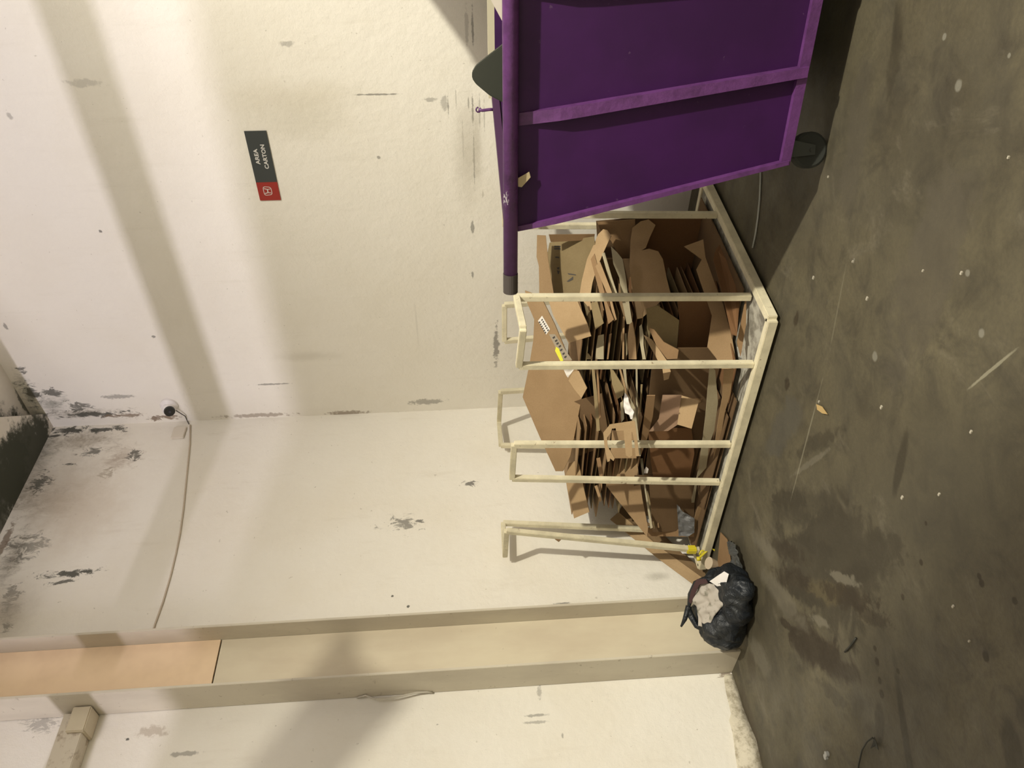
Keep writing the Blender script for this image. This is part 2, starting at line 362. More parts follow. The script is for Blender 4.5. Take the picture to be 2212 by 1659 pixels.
a = MB(); a.box((XWEB - .012, Yn + .017, 3.166), (XWEB + .004, Yf - .001, ZC - .002)); a.build('web', m_col3, col_t, label='tan upper panel between the flanges')

# cable caught behind the column
m_wire = mat('pale_cable', (.52, .48, .40), .6)
pts = [at_x(x, y, X) for x, y, X in ((772, 1492, -4.568), (790, 1502, -4.54), (810, 1510, -4.53), (850, 1507, -4.53), (900, 1496, -4.54), (922, 1484, -4.555), (935, 1478, -4.568))]
pts = [Vector((p.x, min(p.y, 2.165), p.z)) for p in pts]
t = MB(); t.tube(pts, .006, 8); tag(t.build('loose_cable', m_wire, smooth=True), 'pale cable loop sticking out beside the steel column', 'cable')

# wall mounted channel with end cap, top left
m_chan = mat('dirty_cream_channel', (.58, .52, .42), .6); nb = NB(m_chan)
nb.color(nb.mix(nb.ramp(nb.noise(14, 5, .7), .5, .7), (.64, .58, .47), (.36, .29, .21)))
m_rust = mat('rust_seam', (.20, .10, .05), .8)
ch = thing('cable_channel', 'cream metal cable channel running along the wall from the steel column', 'cable channel', (XW + .06, 1.5, 3.9))
t = MB(); t.box((XW + .002, -3.0, 3.925), (XW + .075, 2.155, 3.995)); t.build('upper_profile', m_chan, ch, bevel=.004)
t = MB(); t.box((XW + .002, -3.0, 3.835), (XW + .115, 2.02, 3.915)); t.build('lower_profile', m_chan, ch, bevel=.004)
t = MB(); t.box((XW + .002, -3.0, 3.914), (XW + .08, 1.95, 3.926)); t.build('seam', m_rust, ch, label='rusty brown seam')
t = MB(); t.box((XW + .002, 2.02, 3.82), (XW + .135, 2.165, 3.925)); t.build('end_cap', m_col, ch, bevel=.006, label='clean cream end cap')

# ------------------------------------------------------------------ long cable across the left wall, and the camera
m_cab = mat('tan_painted_cable', (.55, .47, .37), .7)
pts = [at_x(x, y, XW + .008) for x, y in ((411, 918), (410, 960), (405, 1010), (400, 1060), (396, 1100), (389, 1150), (380, 1195), (368, 1245), (352, 1300), (334, 1350))]
pts.append(Vector((XW + .008, 2.57, pts[-1].z)))
t = MB(); t.tube(pts, .006, 8); tag(t.build('wall_cable', m_cab, smooth=True), 'long tan cable sagging across the left wall below the corner mould', 'cable')

m_white = mat('white_plastic', (.78, .74, .72), .35); m_black = mat('black_plastic', (.012, .012, .012), .25)
P = at_y(366, 874, YW); sc_ = thing('security_camera', 'small white round security camera on the right wall near the corner', 'camera', (P.x, YW, P.z))
t = MB(); t.tube([P + Vector((0, -.001, 0)), P + Vector((0, -.02, 0)), P + Vector((0, -.045, 0))], [.068, .068, .052], 32); t.build('base', m_white, sc_, smooth=False)
aim = (Vector((.22, -.80, -.42))).normalized(); bc = P + Vector((0, -.055, -.008))
t = MB(); prof = []
for i in range(9):
    th = math.pi * (i / 8) * .78 + .02; prof.append((bc - aim * .05 * math.cos(th), .05 * math.sin(th) + .001))
t.tube([p for p, r in prof], [r for p, r in prof], 28); t.build('camera_head', m_white, sc_, smooth=True)
t = MB(); t.tube([bc + aim * .030, bc + aim * .046], [.043, .040], 28); t.build('lens_face', m_black, sc_)
t = MB(); t.tube([bc + aim * .046, bc + aim * .050], [.012, .010], 16); t.build('lens', mat('lens_glass', (.03, .03, .04), .05), sc_)
t = MB(); t.tube([P + Vector((-.03, -.03, -.04)), at_y(390, 893, YW - .03), at_y(400, 899, YW - .02), at_x(404, 908, XW + .008), at_x(408, 916, XW + .008)], .004, 8)
tag(t.build('camera_cable', mat('dark_grey_cable', (.08, .07, .06), .6), smooth=True), 'short dark cable curling from the security camera into the corner', 'cable')
q = at_x(388, 935, XW); t = MB(); t.box((XW + .001, q.y - .07, q.z - .05), (XW + .022, q.y + .05, q.z + .05))
tag(t.build('junction_box', mat('wall_coloured_plate', (.66, .60, .50), .7), bevel=.004), 'flat cream junction box at the corner below the security camera', 'junction box')

# ------------------------------------------------------------------ sign on the right wall
m_sg = mat('dark_slate_print', (.040, .046, .044), .45); m_sr = mat('red_print', (.30, .022, .014), .45); m_st = mat('pale_print', (.62, .60, .56), .5)
x0, x1, z0, z1 = -2.578, -2.105, 2.733, 2.866
sg = thing('wall_sign', 'dark grey and red sign reading AREA CARTON on the right wall', 'sign', ((x0 + x1) / 2, YW, z0))
xr = x0 + (x1 - x0) * .275
t = MB(); t.box((xr, YW - .006, z0), (x1, YW - .001, z1)); t.build('dark_panel', m_sg, sg)
t = MB(); t.box((x0, YW - .006, z0), (xr, YW - .001, z1)); t.build('red_panel', m_sr, sg, label='red square end of the sign')
def text(s, cx, cz, size, w, parent):
    cu = bpy.data.curves.new('lettering', 'FONT'); cu.body = s; cu.size = size; cu.align_x = 'CENTER'; cu.align_y = 'CENTER'
    cu.extrude = .0004; cu.offset = size * .028; cu.space_character = 1.03
    tmp = bpy.data.objects.new('lettering', cu); scene.collection.objects.link(tmp)
    dg = bpy.context.evaluated_depsgraph_get(); me = bpy.data.meshes.new_from_object(tmp.evaluated_get(dg)); bpy.data.objects.remove(tmp)
    xs = [v.co.x for v in me.vertices]; k = w / (max(xs) - min(xs))
    me.transform(Matrix.Diagonal((k, 1, 1, 1))); me.materials.clear(); me.materials.append(m_st)
    o = bpy.data.objects.new('lettering', me); C.objects.link(o)
    o.matrix_world = Matrix.Translation((cx, YW - .0068, cz)) @ Matrix.Rotation(math.radians(90), 4, 'X')
    mw = o.matrix_world.copy(); o.parent = parent; o.matrix_parent_inverse = parent.matrix_world.inverted(); o.matrix_basis = mw
    return o
c1 = at_y(555.5, 337.5, YW); c2 = at_y(572.5, 337.5, YW)
text('AREA', c1.x, c1.z, .034, .105, sg); text('CARTON', c2.x, c2.z, .034, .162, sg)
# emblem: squarish ring with an H inside
lc = at_y(578.5, 411.5, YW); t = MB()
def ring(rx, rz, w_, p=4.0, n=40):
    o_, i_ = [], []
    for k in range(n):
        th = 2 * math.pi * k / n; c, s = math.cos(th), math.sin(th)
        e = (abs(c) ** p + abs(s) ** p) ** (-1 / p)
        sx = 1 + .10 * s
        o_.append((c * e * rx * sx, s * e * rz)); i_.append((c * e * (rx - w_) * sx, s * e * (rz - w_)))
    return o_, i_
oo, ii = ring(.031, .027, .0038)
yy = YW - .0068
for k in range(40):
    k2 = (k + 1) % 40
    t.face(*[(lc.x + p[0], yy, lc.z + p[1]) for p in (oo[k], oo[k2], ii[k2], ii[k])])
for s in (-1, 1):
    pl = [(s * .0205, .0195), (s * .0145, .0195), (s * .0095, .003), (s * .0095, -.003), (s * .0115, -.0195), (s * .0160, -.0195), (s * .0145, 0)]
    t.face(*[(lc.x + a_, yy, lc.z + b_) for a_, b_ in pl])
t.face(*[(lc.x + a_, yy, lc.z + b_) for a_, b_ in ((-.0105, .003), (.0105, .003), (.0105, -.004), (-.0105, -.004))])
t.build('emblem', m_st, sg)

# ------------------------------------------------------------------ purple waste container
m_pu = mat('purple_painted_steel', (.060, .010, .085), .5, spec=.3); nb = NB(m_pu)
c0 = nb.mix(nb.ramp(nb.noise(1.8, 5, .6), .35, .7), (.038, .0055, .060), (.026, .0042, .040))
c0 = nb.mix(nb.ramp(nb.noise(30, 4, .6), .70, .74, 0, .5), c0, (.09, .05, .10)); nb.color(c0); nb.bump(nb.noise(6, 4, .5), .12, .02)
m_pf = mat('lit_worn_purple', (.13, .035, .155), .5); nb = NB(m_pf)  # lighter purple puts light on ribs and rims into colour, plus scratches
c0 = nb.mix(nb.ramp(nb.noise(12, 5, .7), .4, .7), (.105, .030, .135), (.068, .019, .085))
sp = at_plane(1092, 430, (-1.79, 2.80, 1.37), (.165, -.986, 0)); c0 = nb.patch(c0, nb.dist(tuple(sp), (.05, .05, .02)), nb.noise(70, 3, .6, stretch=(1, 1, 3)), (.6, .55, .6), 3.0, .6, .8); nb.color(c0); nb.bump(nb.noise(25, 4, .6), .3, .01)
m_rub = mat('dirty_black_rubber', (.020, .022, .018), .8); m_cst = mat('grey_caster_steel', (.05, .055, .05), .5, .4)
T0 = Vector((-1.79, 2.84, 0)); AN = math.radians(9.5); U = Vector((math.cos(AN), math.sin(AN), 0)); Vv = Vector((-math.sin(AN), math.cos(AN), 0)); Z = Vector((0, 0, 1))
def dl(u, v, z): return T0 + U * u + Vv * v + Z * z
ZR, ZB, WU, DV = 1.375, .20, 2.5, .98
dump = thing('waste_container', 'large purple steel waste container on casters beside the carton cage', 'waste container', dl(WU / 2, DV / 2, 0))
def gx(u, f_):                        # sides lean out: bottom position of a rim position
    k = (WU / 2 - u) / (WU / 2); return u + .275 * k * f_
def fp(u, z, off=0.0):                # point on front face
    f_ = (ZR - z) / (ZR - ZB); return dl(gx(u, f_), .02 + .015 * f_ - off, z)
def bp_(u, z, off=0.0):
    f_ = (ZR - z) / (ZR - ZB); u = u + .34 * (WU / 2 - u) / (WU / 2); return dl(gx(u, f_), DV - .02 - .12 * f_ + off, z)
t = MB(); th = .004
def shell(mb, A, B):
    n = (B[0] - A[0]).cross(A[1] - A[0])
    mb.slab([A[0], B[0], B[1], A[1]], n, .004)
t.slab([fp(0, ZR), fp(WU, ZR), fp(WU, ZB), fp(0, ZB)], -Vv, .004)
t.build('front_panel', m_pu, dump)
t = MB(); t.slab([bp_(0, ZR), bp_(WU, ZR), bp_(WU, ZB), bp_(0, ZB)], Vv, .004); t.build('rear_panel', m_pu, dump)
t = MB(); t.slab([fp(0, ZR), bp_(0, ZR), bp_(0, ZB), fp(0, ZB)], -U, .004); t.build('side_panel', m_pu, dump)
t = MB(); t.slab([fp(WU, ZR), bp_(WU, ZR), bp_(WU, ZB), fp(WU, ZB)], U, .004); t.build('side_panel', m_pu, dump)
t = MB(); t.slab([fp(0, ZB), fp(WU, ZB), bp_(WU, ZB), bp_(0, ZB)], -Z, .005); t.build('bottom_panel', m_pu, dump)
# front rim tube, dark end
t = MB(); t.tube([dl(-.17, -.015, ZR - .005), dl(WU + .17, -.015, ZR - .005)], .031, 20); t.build('front_rim_tube', m_pf, dump, smooth=True)
t = MB(); t.tube([dl(-.262, -.015, ZR - .005), dl(-.171, -.015, ZR - .005)], .0325, 20); t.build('tube_end', mat('dark_bare_tube', (.055, .045, .04), .6), dump, label='dark bare end of the rim tube')
# ribs: raised hat profiles down the face
def rib(u, w_, o0=.034):
    mb = MB(); n = 14
    for i in range(n):
        za = ZR - .04 - (ZR - .04 - ZB) * i / n; zb = ZR - .04 - (ZR - .04 - ZB) * (i + 1) / n
        oa = o0 * min(1, (i + .3) / 2.5); ob = o0 * min(1, (i + 1.3) / 2.5)
        mb.hexa([fp(u - w_ / 2, za), fp(u - w_ / 2, zb), fp(u - w_ / 2, zb, ob), fp(u - w_ / 2, za, oa),
                 fp(u + w_ / 2, za), fp(u + w_ / 2, zb), fp(u + w_ / 2 , zb, ob), fp(u + w_ / 2, za, oa)])
    return mb
for u in (.475, .94, 1.56, 2.02): rib(u, .05, .040).build('rib', m_pf, dump)
for u in (.012, WU - .012): rib(u, .024, .03).build('corner_post', m_pf, dump)
for u in (.012, WU - .012):
    mb = MB(); mb.bar(bp_(u, ZR - .03, .01), bp_(u, ZB, .01), .04, .04); mb.build('corner_post', m_pf, dump)
t = MB(); t.bar(fp(0, ZB + .012, .012), fp(WU, ZB + .012, .012), .024, .04); t.build('bottom_edge', m_pf, dump)
m_cr = mat('cream_rear_rim', (.46, .42, .30), .6)  # pale cream tone of the rear rim
m_pd = mat('shaded_purple_rail', (.05, .016, .055), .55)  # side rims darker than the rim tube, their shadow put into colour
t = MB(); t.bar(dl(0, .02, ZR), dl(.35, DV, ZR), .035, .035); t.build('side_rim', m_pd, dump)
t = MB(); t.bar(dl(WU, .02, ZR), dl(WU - .35, DV, ZR), .035, .035); t.build('side_rim', m_pd, dump)
t = MB(); t.bar(dl(.34, DV, ZR + .01), dl(WU - .34, DV, ZR + .01), .035, .045); t.build('rear_rim', m_cr, dump, label='rear rim in pale cream')
# added unseen board at the right end, shaped to shade the right wall
pl = [toward(at_y(x, y, YW), .2) for x, y in ((930, 0), (1010, 110), (1075, 230), (1200, 100), (1300, -250), (900, -500), (760, -220))]
t = MB(); t.slab(pl, (0, 1, 0), .02); t.build('wall_shade_board', m_pd, dump)
# hook on the rear rim
h0 = dl(.31, DV * .88, ZR + .015); t = MB(); t.tube([h0, h0 + Z * .02, h0 + Z * .055 - U * .004, h0 + Z * .075], .008, 8)
t.tube([h0 + Z * .075 + U * .012 * math.cos(k) + Z * .012 * math.sin(k) for k in [i * .7 for i in range(9)]], .004, 6)
t.build('hook', m_pf, dump, smooth=True)
def caster(c, yaw):
    d = Vector((math.cos(yaw), math.sin(yaw), 0)); sd = Vector((-d.y, d.x, 0)); c = Vector((c.x, c.y, 0))
    w0 = MB(); w0.tube([c + Z * .076 - sd * .026, c + Z * .076 - sd * .02, c + Z * .076 + sd * .02, c + Z * .076 + sd * .026], [.066, .076, .076, .066], 28)
    return c, d, sd, w0
for (u, v, yaw) in ((.30, .12, .5), (WU - .38, .12, 2.2), (.62, .74, 1.0), (WU - .62, .74, 0.2)):
    cc = dl(u, v, 0); c, d, sd, w0 = caster(cc, yaw)
    wh = w0.build('caster_wheel', m_rub, dump)
    k = MB()
    for s in (-1, 1):
        k.slab([c + sd * s * .034 + Z * .06 - d * .02, c + sd * s * .034 + Z * .06 + d * .02, c + sd * s * .034 + Z * .175 + d * .045, c + sd * s * .034 + Z * .175 - d * .03], sd, .004)
    k.hexa([c + d * a_ + sd * b_ + Z * z_ for z_ in (.170, .194) for a_, b_ in ((-.05, -.045), (.06, -.045), (.06, .045), (-.05, .045))])
    k.tube([c + Z * .076 - sd * .042, c + Z * .076 + sd * .042], .009, 10)
    k.build('fork', m_cst, wh)
# tape scrap on the rim
p = [fp(.215, ZR - .022, .032), fp(.245, ZR - .03, .034), fp(.262, ZR - .082, .03), fp(.238, ZR - .088, .03), fp(.205, ZR - .052, .033)]
t = MB(); t.slab(p, -Vv, .0015); tag(t.build('tape_scrap', mat('beige_tape', (.42, .33, .20), .6)), 'torn beige tape scrap hanging on the purple container rim', 'tape')
# dark corner sticking out and pale board inside the container
m_dg = mat('dark_green_grey_plastic', (.028, .031, .022), .55)
zz = [at_plane(x, y, dl(.4, .45, ZR), -Vv) for x, y in ((1130, 60), (1085, 98), (1050, 125), (1028, 143), (1020, 157), (1020, 170), (1028, 182), (1058, 207), (1085, 221), (1130, 235))]
t = MB(); t.slab(zz, -Vv, .03); tag(t.build('plastic_bin_corner', m_dg, bevel=.004), 'dark grey green plastic bin with rounded corner poking out of the purple container', 'bin')
pb = [at_plane(x, y, dl(.9, .30, ZR), -Vv) for x, y in ((1056, -8), (1085, 46), (1130, 60), (1150, -300), (900, -420), (860, -260))]
t = MB(); t.slab(pb, -Vv, .02); tag(t.build('foam_board', mat('pale_foam', (.55, .49, .42), .8)), 'pale board sticking out of the purple container at the top edge', 'board')

# ------------------------------------------------------------------ steel cage
m_cage = mat('cream_cage_paint', (.66, .60, .42), .5, spec=.4); nb = NB(m_cage)
c0 = nb.mix(nb.ramp(nb.noise(7, 5, .65), .35, .7), (.70, .64, .46), (.54, .49, .35))
c0 = nb.mix(nb.ramp(nb.noise(24, 6, .75), .62, .70, 0, .85), c0, (.20, .13, .07)); nb.color(c0); nb.bump(nb.noise(40, 4, .6), .2, .004)
cage = thing('steel_cage', 'cream steel stillage cage full of flattened cartons in the corner', 'cage', (-3.4, 3.55, 0))
A_, B_, Cc, D_ = Vector((-2.375, 2.925, 0)), Vector((-4.43, 2.845, 0)), Vector((-4.46, 4.24, 0)), Vector((-2.33, 4.24, 0))
rail = .05; zc = .045
for p, q in ((A_, B_), (B_, Cc), (Cc, D_), (D_, A_)):
    t = MB(); t.bar(p + Z * zc, q + Z * zc, .045, .05); t.build('base_rail', m_cage, cage, bevel=.003)
for c_ in (A_, B_, Cc, D_):
    s_ = Vector((.06 if c_.x < -3.4 else -.06, .06 if c_.y < 3.5 else -.06, 0))
    t = MB(); t.box((c_.x + s_.x - .03, c_.y + s_.y - .03, 0), (c_.x + s_.x + .03, c_.y + s_.y + .03, .03)); t.build('foot', m_cage, cage)
m_pan = mat('scuffed_pale_panel', (.34, .32, .27), .7); nb = NB(m_pan)
nb.color(nb.mix(nb.ramp(nb.noise(9, 6, .7), .4, .65), (.40, .38, .32), (.16, .145, .115)))
t = MB(); t.slab([A_ + Vector((-.02, .02, .06)), B_ + Vector((.03, .03, .06)), Cc + Vector((.03, -.03, .06)), D_ + Vector((-.02, -.02, .06))], Z, .008)
t.build('floor_panel', m_pan, cage)
W = .034
def post(a, b, w_=W):
    t = MB(); t.bar(a, b, w_, w_, up=(0, 1, 0)); t.build('post', m_cage, cage, bevel=.003)
def hoop(a, corner, b, a0, b0):
    """two posts a0->a, b0->b and a top rail bent at the corner"""
    post(a0, a); post(b0, b)
    t = MB()
    if corner is None: t.bar(a, b, W, W)
    else: t.bar(a, corner, W, W); t.bar(corner, b, W, W)
    t.build('top_rail', m_cage, cage, bevel=.003)
zb = .07
hoop((-2.42, 3.24, 1.300), Vector((-2.355, 2.90, 1.296)), (-2.634, 2.944, 1.308), (-2.415, 3.169, zb), (-2.677, 2.932, zb))      # near corner
hoop((-3.29, 3.00, 1.318), None, (-3.58, 2.99, 1.327), (-3.282, 2.916, zb), (-3.615, 2.91, zb))                                    # front middle
hoop((-4.16, 3.03, 1.352), Vector((-4.47, 3.05, 1.359)), (-4.45, 3.31, 1.354), (-4.308, 2.90, zb), (-4.44, 3.15, zb))              # left front corner
hoop((-4.47, 4.07, 1.321), Vector((-4.50, 4.36, 1.318)), (-4.08, 4.27, 1.312), (-4.45, 3.95, zb), (-4.02, 4.24, zb))               # rear left corner
hoop((-3.16, 4.15, 1.297), None, (-3.45, 4.12, 1.297), (-3.16, 4.24, zb), (-3.47, 4.24, zb))                                       # rear middle
hoop((-2.33, 3.92, 1.29), Vector((-2.32, 4.27, 1.29)), (-2.62, 4.27, 1.29), (-2.35, 3.885, zb), (-2.64, 4.24, zb))                 # rear right corner

# ------------------------------------------------------------------ cartons
def kraft(name, rgb, dirt=.5):
    m = mat(name, rgb, .82, spec=.2); nb = NB(m)
    r, g, b = (rgb[0] * .66, rgb[1] * .66, rgb[2] * .67); rgb = (r, g, b)
    c0 = nb.mix(nb.ramp(nb.noise(4, 5, .6), .3, .75), (r * 1.06, g * 1.06, b * 1.05), (r * .88, g * .86, b * .82))
    c0 = nb.mix(nb.ramp(nb.noise(130, 2, .5), .35, .7, 0, .25), c0, (r * .78, g * .76, b * .7))
    nb.color(c0); nb.bump(nb.noise(9, 3, .5), .15, .02); return m
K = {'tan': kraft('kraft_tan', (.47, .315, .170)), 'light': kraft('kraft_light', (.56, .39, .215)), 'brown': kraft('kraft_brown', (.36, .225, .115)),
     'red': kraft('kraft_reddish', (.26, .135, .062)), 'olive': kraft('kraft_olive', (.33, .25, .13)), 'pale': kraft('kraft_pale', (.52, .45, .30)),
     'dark': kraft('kraft_shaded', (.20, .125, .065)), 'pink': kraft('kraft_pinkish', (.46, .30, .20))}  # dark: kraft darkened, deep shade of the pile put into its colour
N_ = 0
def sheet(label, poly, k, n, kk, name='carton_sheet', grp=None, th=.006, ax='y', cat='carton', fixed=False):
    """poly outlines the visible board; it lies in a plane through its centroid at depth k (world Y, or X) with normal n"""
    cx = sum(p[0] for p in poly) / len(poly); cy = sum(p[1] for p in poly) / len(poly)
    c = at_y(cx, cy, k) if ax == 'y' else at_x(cx, cy, k)
    # keep the board inside the cage: nearest depth / tilt that fits between the posts and above the floor panel
    lo, hi = (-4.395, 2.965, .085), (-2.43, 4.19, 9)
    def miss(q): return sum(max(0, lo[i] - v[i]) + max(0, v[i] - hi[i]) for v in q for i in range(3))
    best = None
    for mixn in (0, .35, .7, 1):
        for alt in ((0, -1, 0), (-.35, -1, 0), (.7, -.7, 0), (.35, -1, .3), (1, -.2, .1), (.9, -.5, 0)):
            n2 = (Vector(n).normalized() * (1 - mixn) + Vector(alt).normalized() * mixn)
            for dk in [0] if fixed else [i * .03 * s_ for i in range(0, 22) for s_ in (1, -1)]:
                kk2 = k + dk
                c = at_y(cx, cy, kk2); q = [at_plane(x, y, c, n2) for x, y in poly]
                sc__ = miss(q) * 6 + abs(dk) * .4 + mixn * .12
                if best is None or sc__ < best[0]: best = (sc__, q, n2, c)
            if mixn == 0 or fixed: break
        if fixed: break
    _, pts, n, c = best
    pts = [Vector((min(max(p.x, lo[0]), hi[0]), min(max(p.y, lo[1]), hi[1]), max(p.z, lo[2]))) for p in pts]
    nn = Vector(n).normalized()
    if nn.dot(EY - c) < 0: nn = -nn
    t = MB(); t.slab(pts, nn, th); o = t.build(name, K.get(kk, kk))
    tag(o, label, cat, grp); o['_n'] = tuple(nn)
    return o, c, nn

PIECES = []
def S(*a, **k):
    o = sheet(*a, **k); PIECES.append(o); del o[0]['_n']; return o

# --- large leaning sheet at the top with sticker and printed tape
big, bc_, bn_ = S('biggest tan carton sheet leaning highest in the cage, white sticker on it',
  [(1134, 628), (1168, 640), (1198, 700), (1225, 765), (1247, 800), (1268, 838), (1256, 861), (1244, 925), (1232, 985), (1216, 1018), (1200, 1018), (1165, 942), (1129, 858), (1143, 790), (1152, 735), (1154, 690), (1139, 655)],
  3.55, (.25, -.75, .55), 'tan')
def decal(poly, base_c, base_n, m, name, parent, off=.0015, th=.0008, **kw):
    n = base_n; pts = [at_plane(x, y, base_c + n * off, n) for x, y in poly]
    t = MB(); t.slab(pts, n, th); return t.build(name, m, parent, **kw)
m_pap = mat('white_sticker', (.72, .68, .62), .6); m_ink = mat('black_ink', (.05, .045, .04), .7)
st = decal([(1171, 682), (1188, 711), (1180, 723), (1162, 693)], bc_, bn_, m_pap, 'sticker', big)
for i in range(6):
    for j, (ox, oy) in enumerate(((0, 0), (-5.5, 5.2))):
        x = 1171.5 + ox + i * 2.55; y = 688.5 + oy + i * 4.45
        decal([(x, y), (x + 1.3, y + 2.6), (x - 1.4, y + 5.0), (x - 2.6, y + 2.6)], bc_, bn_, m_ink, 'print_mark', big, off=.0026)
decal([(1186, 722), (1199, 722), (1236, 778), (1213, 779), (1200, 750)], bc_, bn_, mat('clear_brown_tape', (.33, .28, .21), .35), 'printed_tape', big)
decal([(1201, 749), (1207, 753), (1217, 779), (1211, 781), (1199, 758)], bc_, bn_, mat('yellow_tape', (.72, .70, .06), .45), 'yellow_tape', big, off=.0028)
for (x, y) in ((1196, 728), (1201, 735), (1204, 741), (1209, 747), (1212, 755), (1217, 763), (1221, 770)):
    decal([(x - 3, y + 1), (x + 2, y - 2), (x + 3, y + 1), (x - 1, y + 4)], bc_, bn_, m_ink, 'print_mark', big, off=.0034)
# crumpled clear film below the tape
def crumple(name, label, cat, poly, k, n, m, amp=.02, seed=1, res=7, ax='y'):
    cx = sum(p[0] for p in poly) / len(poly); cy = sum(p[1] for p in poly) / len(poly)
    c = at_y(cx, cy, k) if ax == 'y' else at_z(cx, cy, k); nn = Vector(n).normalized()
    if nn.dot(EY - c) < 0: nn = -nn
    bm = bmesh.new(); vs = [bm.verts.new(at_plane(x, y, c, nn)) for x, y in poly]; bm.faces.new(vs)
    bmesh.ops.triangulate(bm, faces=bm.faces)
    for _ in range(3): bmesh.ops.subdivide_edges(bm, edges=list(bm.edges), cuts=1, use_grid_fill=True)
    for v in bm.verts:
        v.co += nn * amp * (noise.noise(v.co * 16 + Vector((seed, 0, 0))) + .5 * noise.noise(v.co * 38 + Vector((0, seed, 0))))
    me = bpy.data.meshes.new(name); bm.to_mesh(me); bm.free(); me.materials.append(m)
    o = bpy.data.objects.new(name, me); C.objects.link(o)
    md = o.modifiers.new('thickness', 'SOLIDIFY'); md.thickness = .002
    return tag(o, label, cat)
m_film = mat('clear_film', (.70, .66, .60), .18)
crumple('plastic_film', 'crumpled shiny plastic film stuck on the edge of the biggest carton sheet', 'plastic film',
        [(1217, 797), (1240, 796), (1234, 806), (1226, 816), (1222, 808)], 3.42, (.3, -.7, .5), m_film, .02, 2)
S('tan carton flap torn open below the biggest sheet, brown tape across', [(1238, 803), (1250, 801), (1268, 838), (1256, 860), (1240, 840), (1228, 822)], 3.36, (.45, -.6, .5), 'light')
# --- open carton at the right rear
S('open carton side panel standing against the rear, printed with small black marks', [(1187, 524), (1283, 511), (1290, 560), (1262, 640), (1196, 640), (1180, 560)], 3.86, (.35, -.75, .35), 'olive')
oc, cc_, nn_ = PIECES[-1]
for pl in ([(1197, 531), (1211, 531), (1211, 534), (1197, 534)], [(1197, 536), (1211, 536), (1211, 539), (1197, 539)], [(1199, 555), (1203, 554), (1208, 555), (1208, 558), (1200, 557)],
           [(1203, 578), (1208, 577), (1208, 582), (1204, 582)], [(1203, 584), (1209, 585), (1207, 592), (1205, 592)], [(1226, 590), (1244, 593), (1244, 595), (1228, 593)], [(1224, 608), (1238, 597), (1238, 604), (1228, 609)]):
    decal(pl, cc_, nn_, m_ink, 'print_mark', oc, off=.0015)
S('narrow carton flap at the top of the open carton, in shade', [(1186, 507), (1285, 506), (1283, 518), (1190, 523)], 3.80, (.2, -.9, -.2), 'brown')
S('carton end flap standing upright at the left of the open carton', [(1160, 508), (1179, 509), (1184, 560), (1197, 640), (1165, 640), (1164, 575), (1159, 555)], 3.72, (.3, -.8, .2), 'tan')
S('tan carton sheet with brown stain between the two nearest cage posts', [(1182, 640), (1243, 640), (1269, 700), (1277, 726), (1228, 741), (1195, 681)], 3.45, (.45, -.65, .5), 'light')
S('curved light cardboard strip bent over the open carton', [(1303, 495), (1312, 497), (1320, 509), (1306, 540), (1290, 577), (1280, 610), (1274, 645), (1279, 668), (1272, 672), (1268, 660), (1251, 640), (1257, 605), (1268, 560), (1284, 525), (1292, 506)], 3.32, (.7, -.45, .45), 'light')
S('dark brown carton panel behind the curved strip, below the open carton', [(1290, 480), (1372, 474), (1372, 560), (1340, 560), (1320, 520), (1300, 505)], 3.98, (.2, -1, .1), 'brown')
S('pale rounded carton sheet standing between the curved strip and the torn panel', [(1320, 532), (1334, 546), (1345, 560), (1352, 600), (1357, 640), (1366, 700), (1354, 700), (1342, 640), (1338, 600), (1325, 570)], 3.36, (.6, -.7, .1), 'pale')
S('torn tan carton panel with a ragged notch, right of the cage', [(1366, 492), (1384, 478), (1401, 474), (1416, 486), (1404, 512), (1395, 535), (1386, 541), (1402, 537), (1422, 543), (1432, 560), (1440, 600), (1448, 632), (1390, 684), (1376, 688), (1366, 630), (1360, 575), (1362, 520)], 3.40, (.85, -.55, .1), 'tan')
S('thin yellowish carton edge folded along the torn panel', [(1370, 640), (1380, 640), (1390, 668), (1388, 686), (1377, 688)], 3.36, (.8, -.3, .5), 'light')
S('dark reddish carton panel deep behind the torn panel', [(1400, 470), (1520, 466), (1545, 560), (1500, 640), (1440, 640), (1428, 548), (1396, 540)], 4.06, (.0, -1, .0), 'red', fixed=True)
S('long brown carton sheet standing upright, bright fold at its foot', [(1478, 532), (1519, 517), (1524, 556), (1550, 628), (1562, 657), (1581, 727), (1589, 773), (1587, 797), (1560, 797), (1547, 773), (1528, 749), (1538, 681), (1504, 582), (1516, 560)], 3.30, (.8, -.6, .12), 'tan')
S('reddish carton sheet standing right of the long upright sheet', [(1548, 532), (1562, 518), (1590, 560), (1612, 609), (1608, 640), (1592, 725), (1580, 720), (1562, 640), (1541, 560)], 3.4, (.85, -.5, .1), 'red')
S('narrow brown carton strip beside the base rail at the right', [(1612, 640), (1640, 640), (1622, 700), (1600, 770), (1592, 740)], 3.20, (.5, -.85, .15), 'brown')
S('olive carton panel in shade between the two nearest posts', [(1396, 668), (1420, 660), (1467, 692), (1462, 757), (1434, 745), (1400, 712)], 3.32, (.2, -.95, .1), 'olive')
S('dark brown carton panel between the olive panel and the long upright sheet', [(1462, 640), (1545, 640), (1536, 700), (1524, 790), (1462, 790), (1468, 692)], 3.42, (.1, -1, .05), 'red')
S('bright narrow carton flap curling down across the second post', [(1390, 723), (1408, 733), (1424, 755), (1440, 778), (1449, 802), (1444, 818), (1434, 821), (1431, 797), (1415, 768)], 3.02, (.8, -.35, .35), 'light')
S('folded brown carton flap just above the bright curling flap', [(1401, 708), (1413, 712), (1434, 739), (1466, 756), (1463, 775), (1441, 776), (1417, 745)], 3.10, (.3, -.75, .5), 'brown')
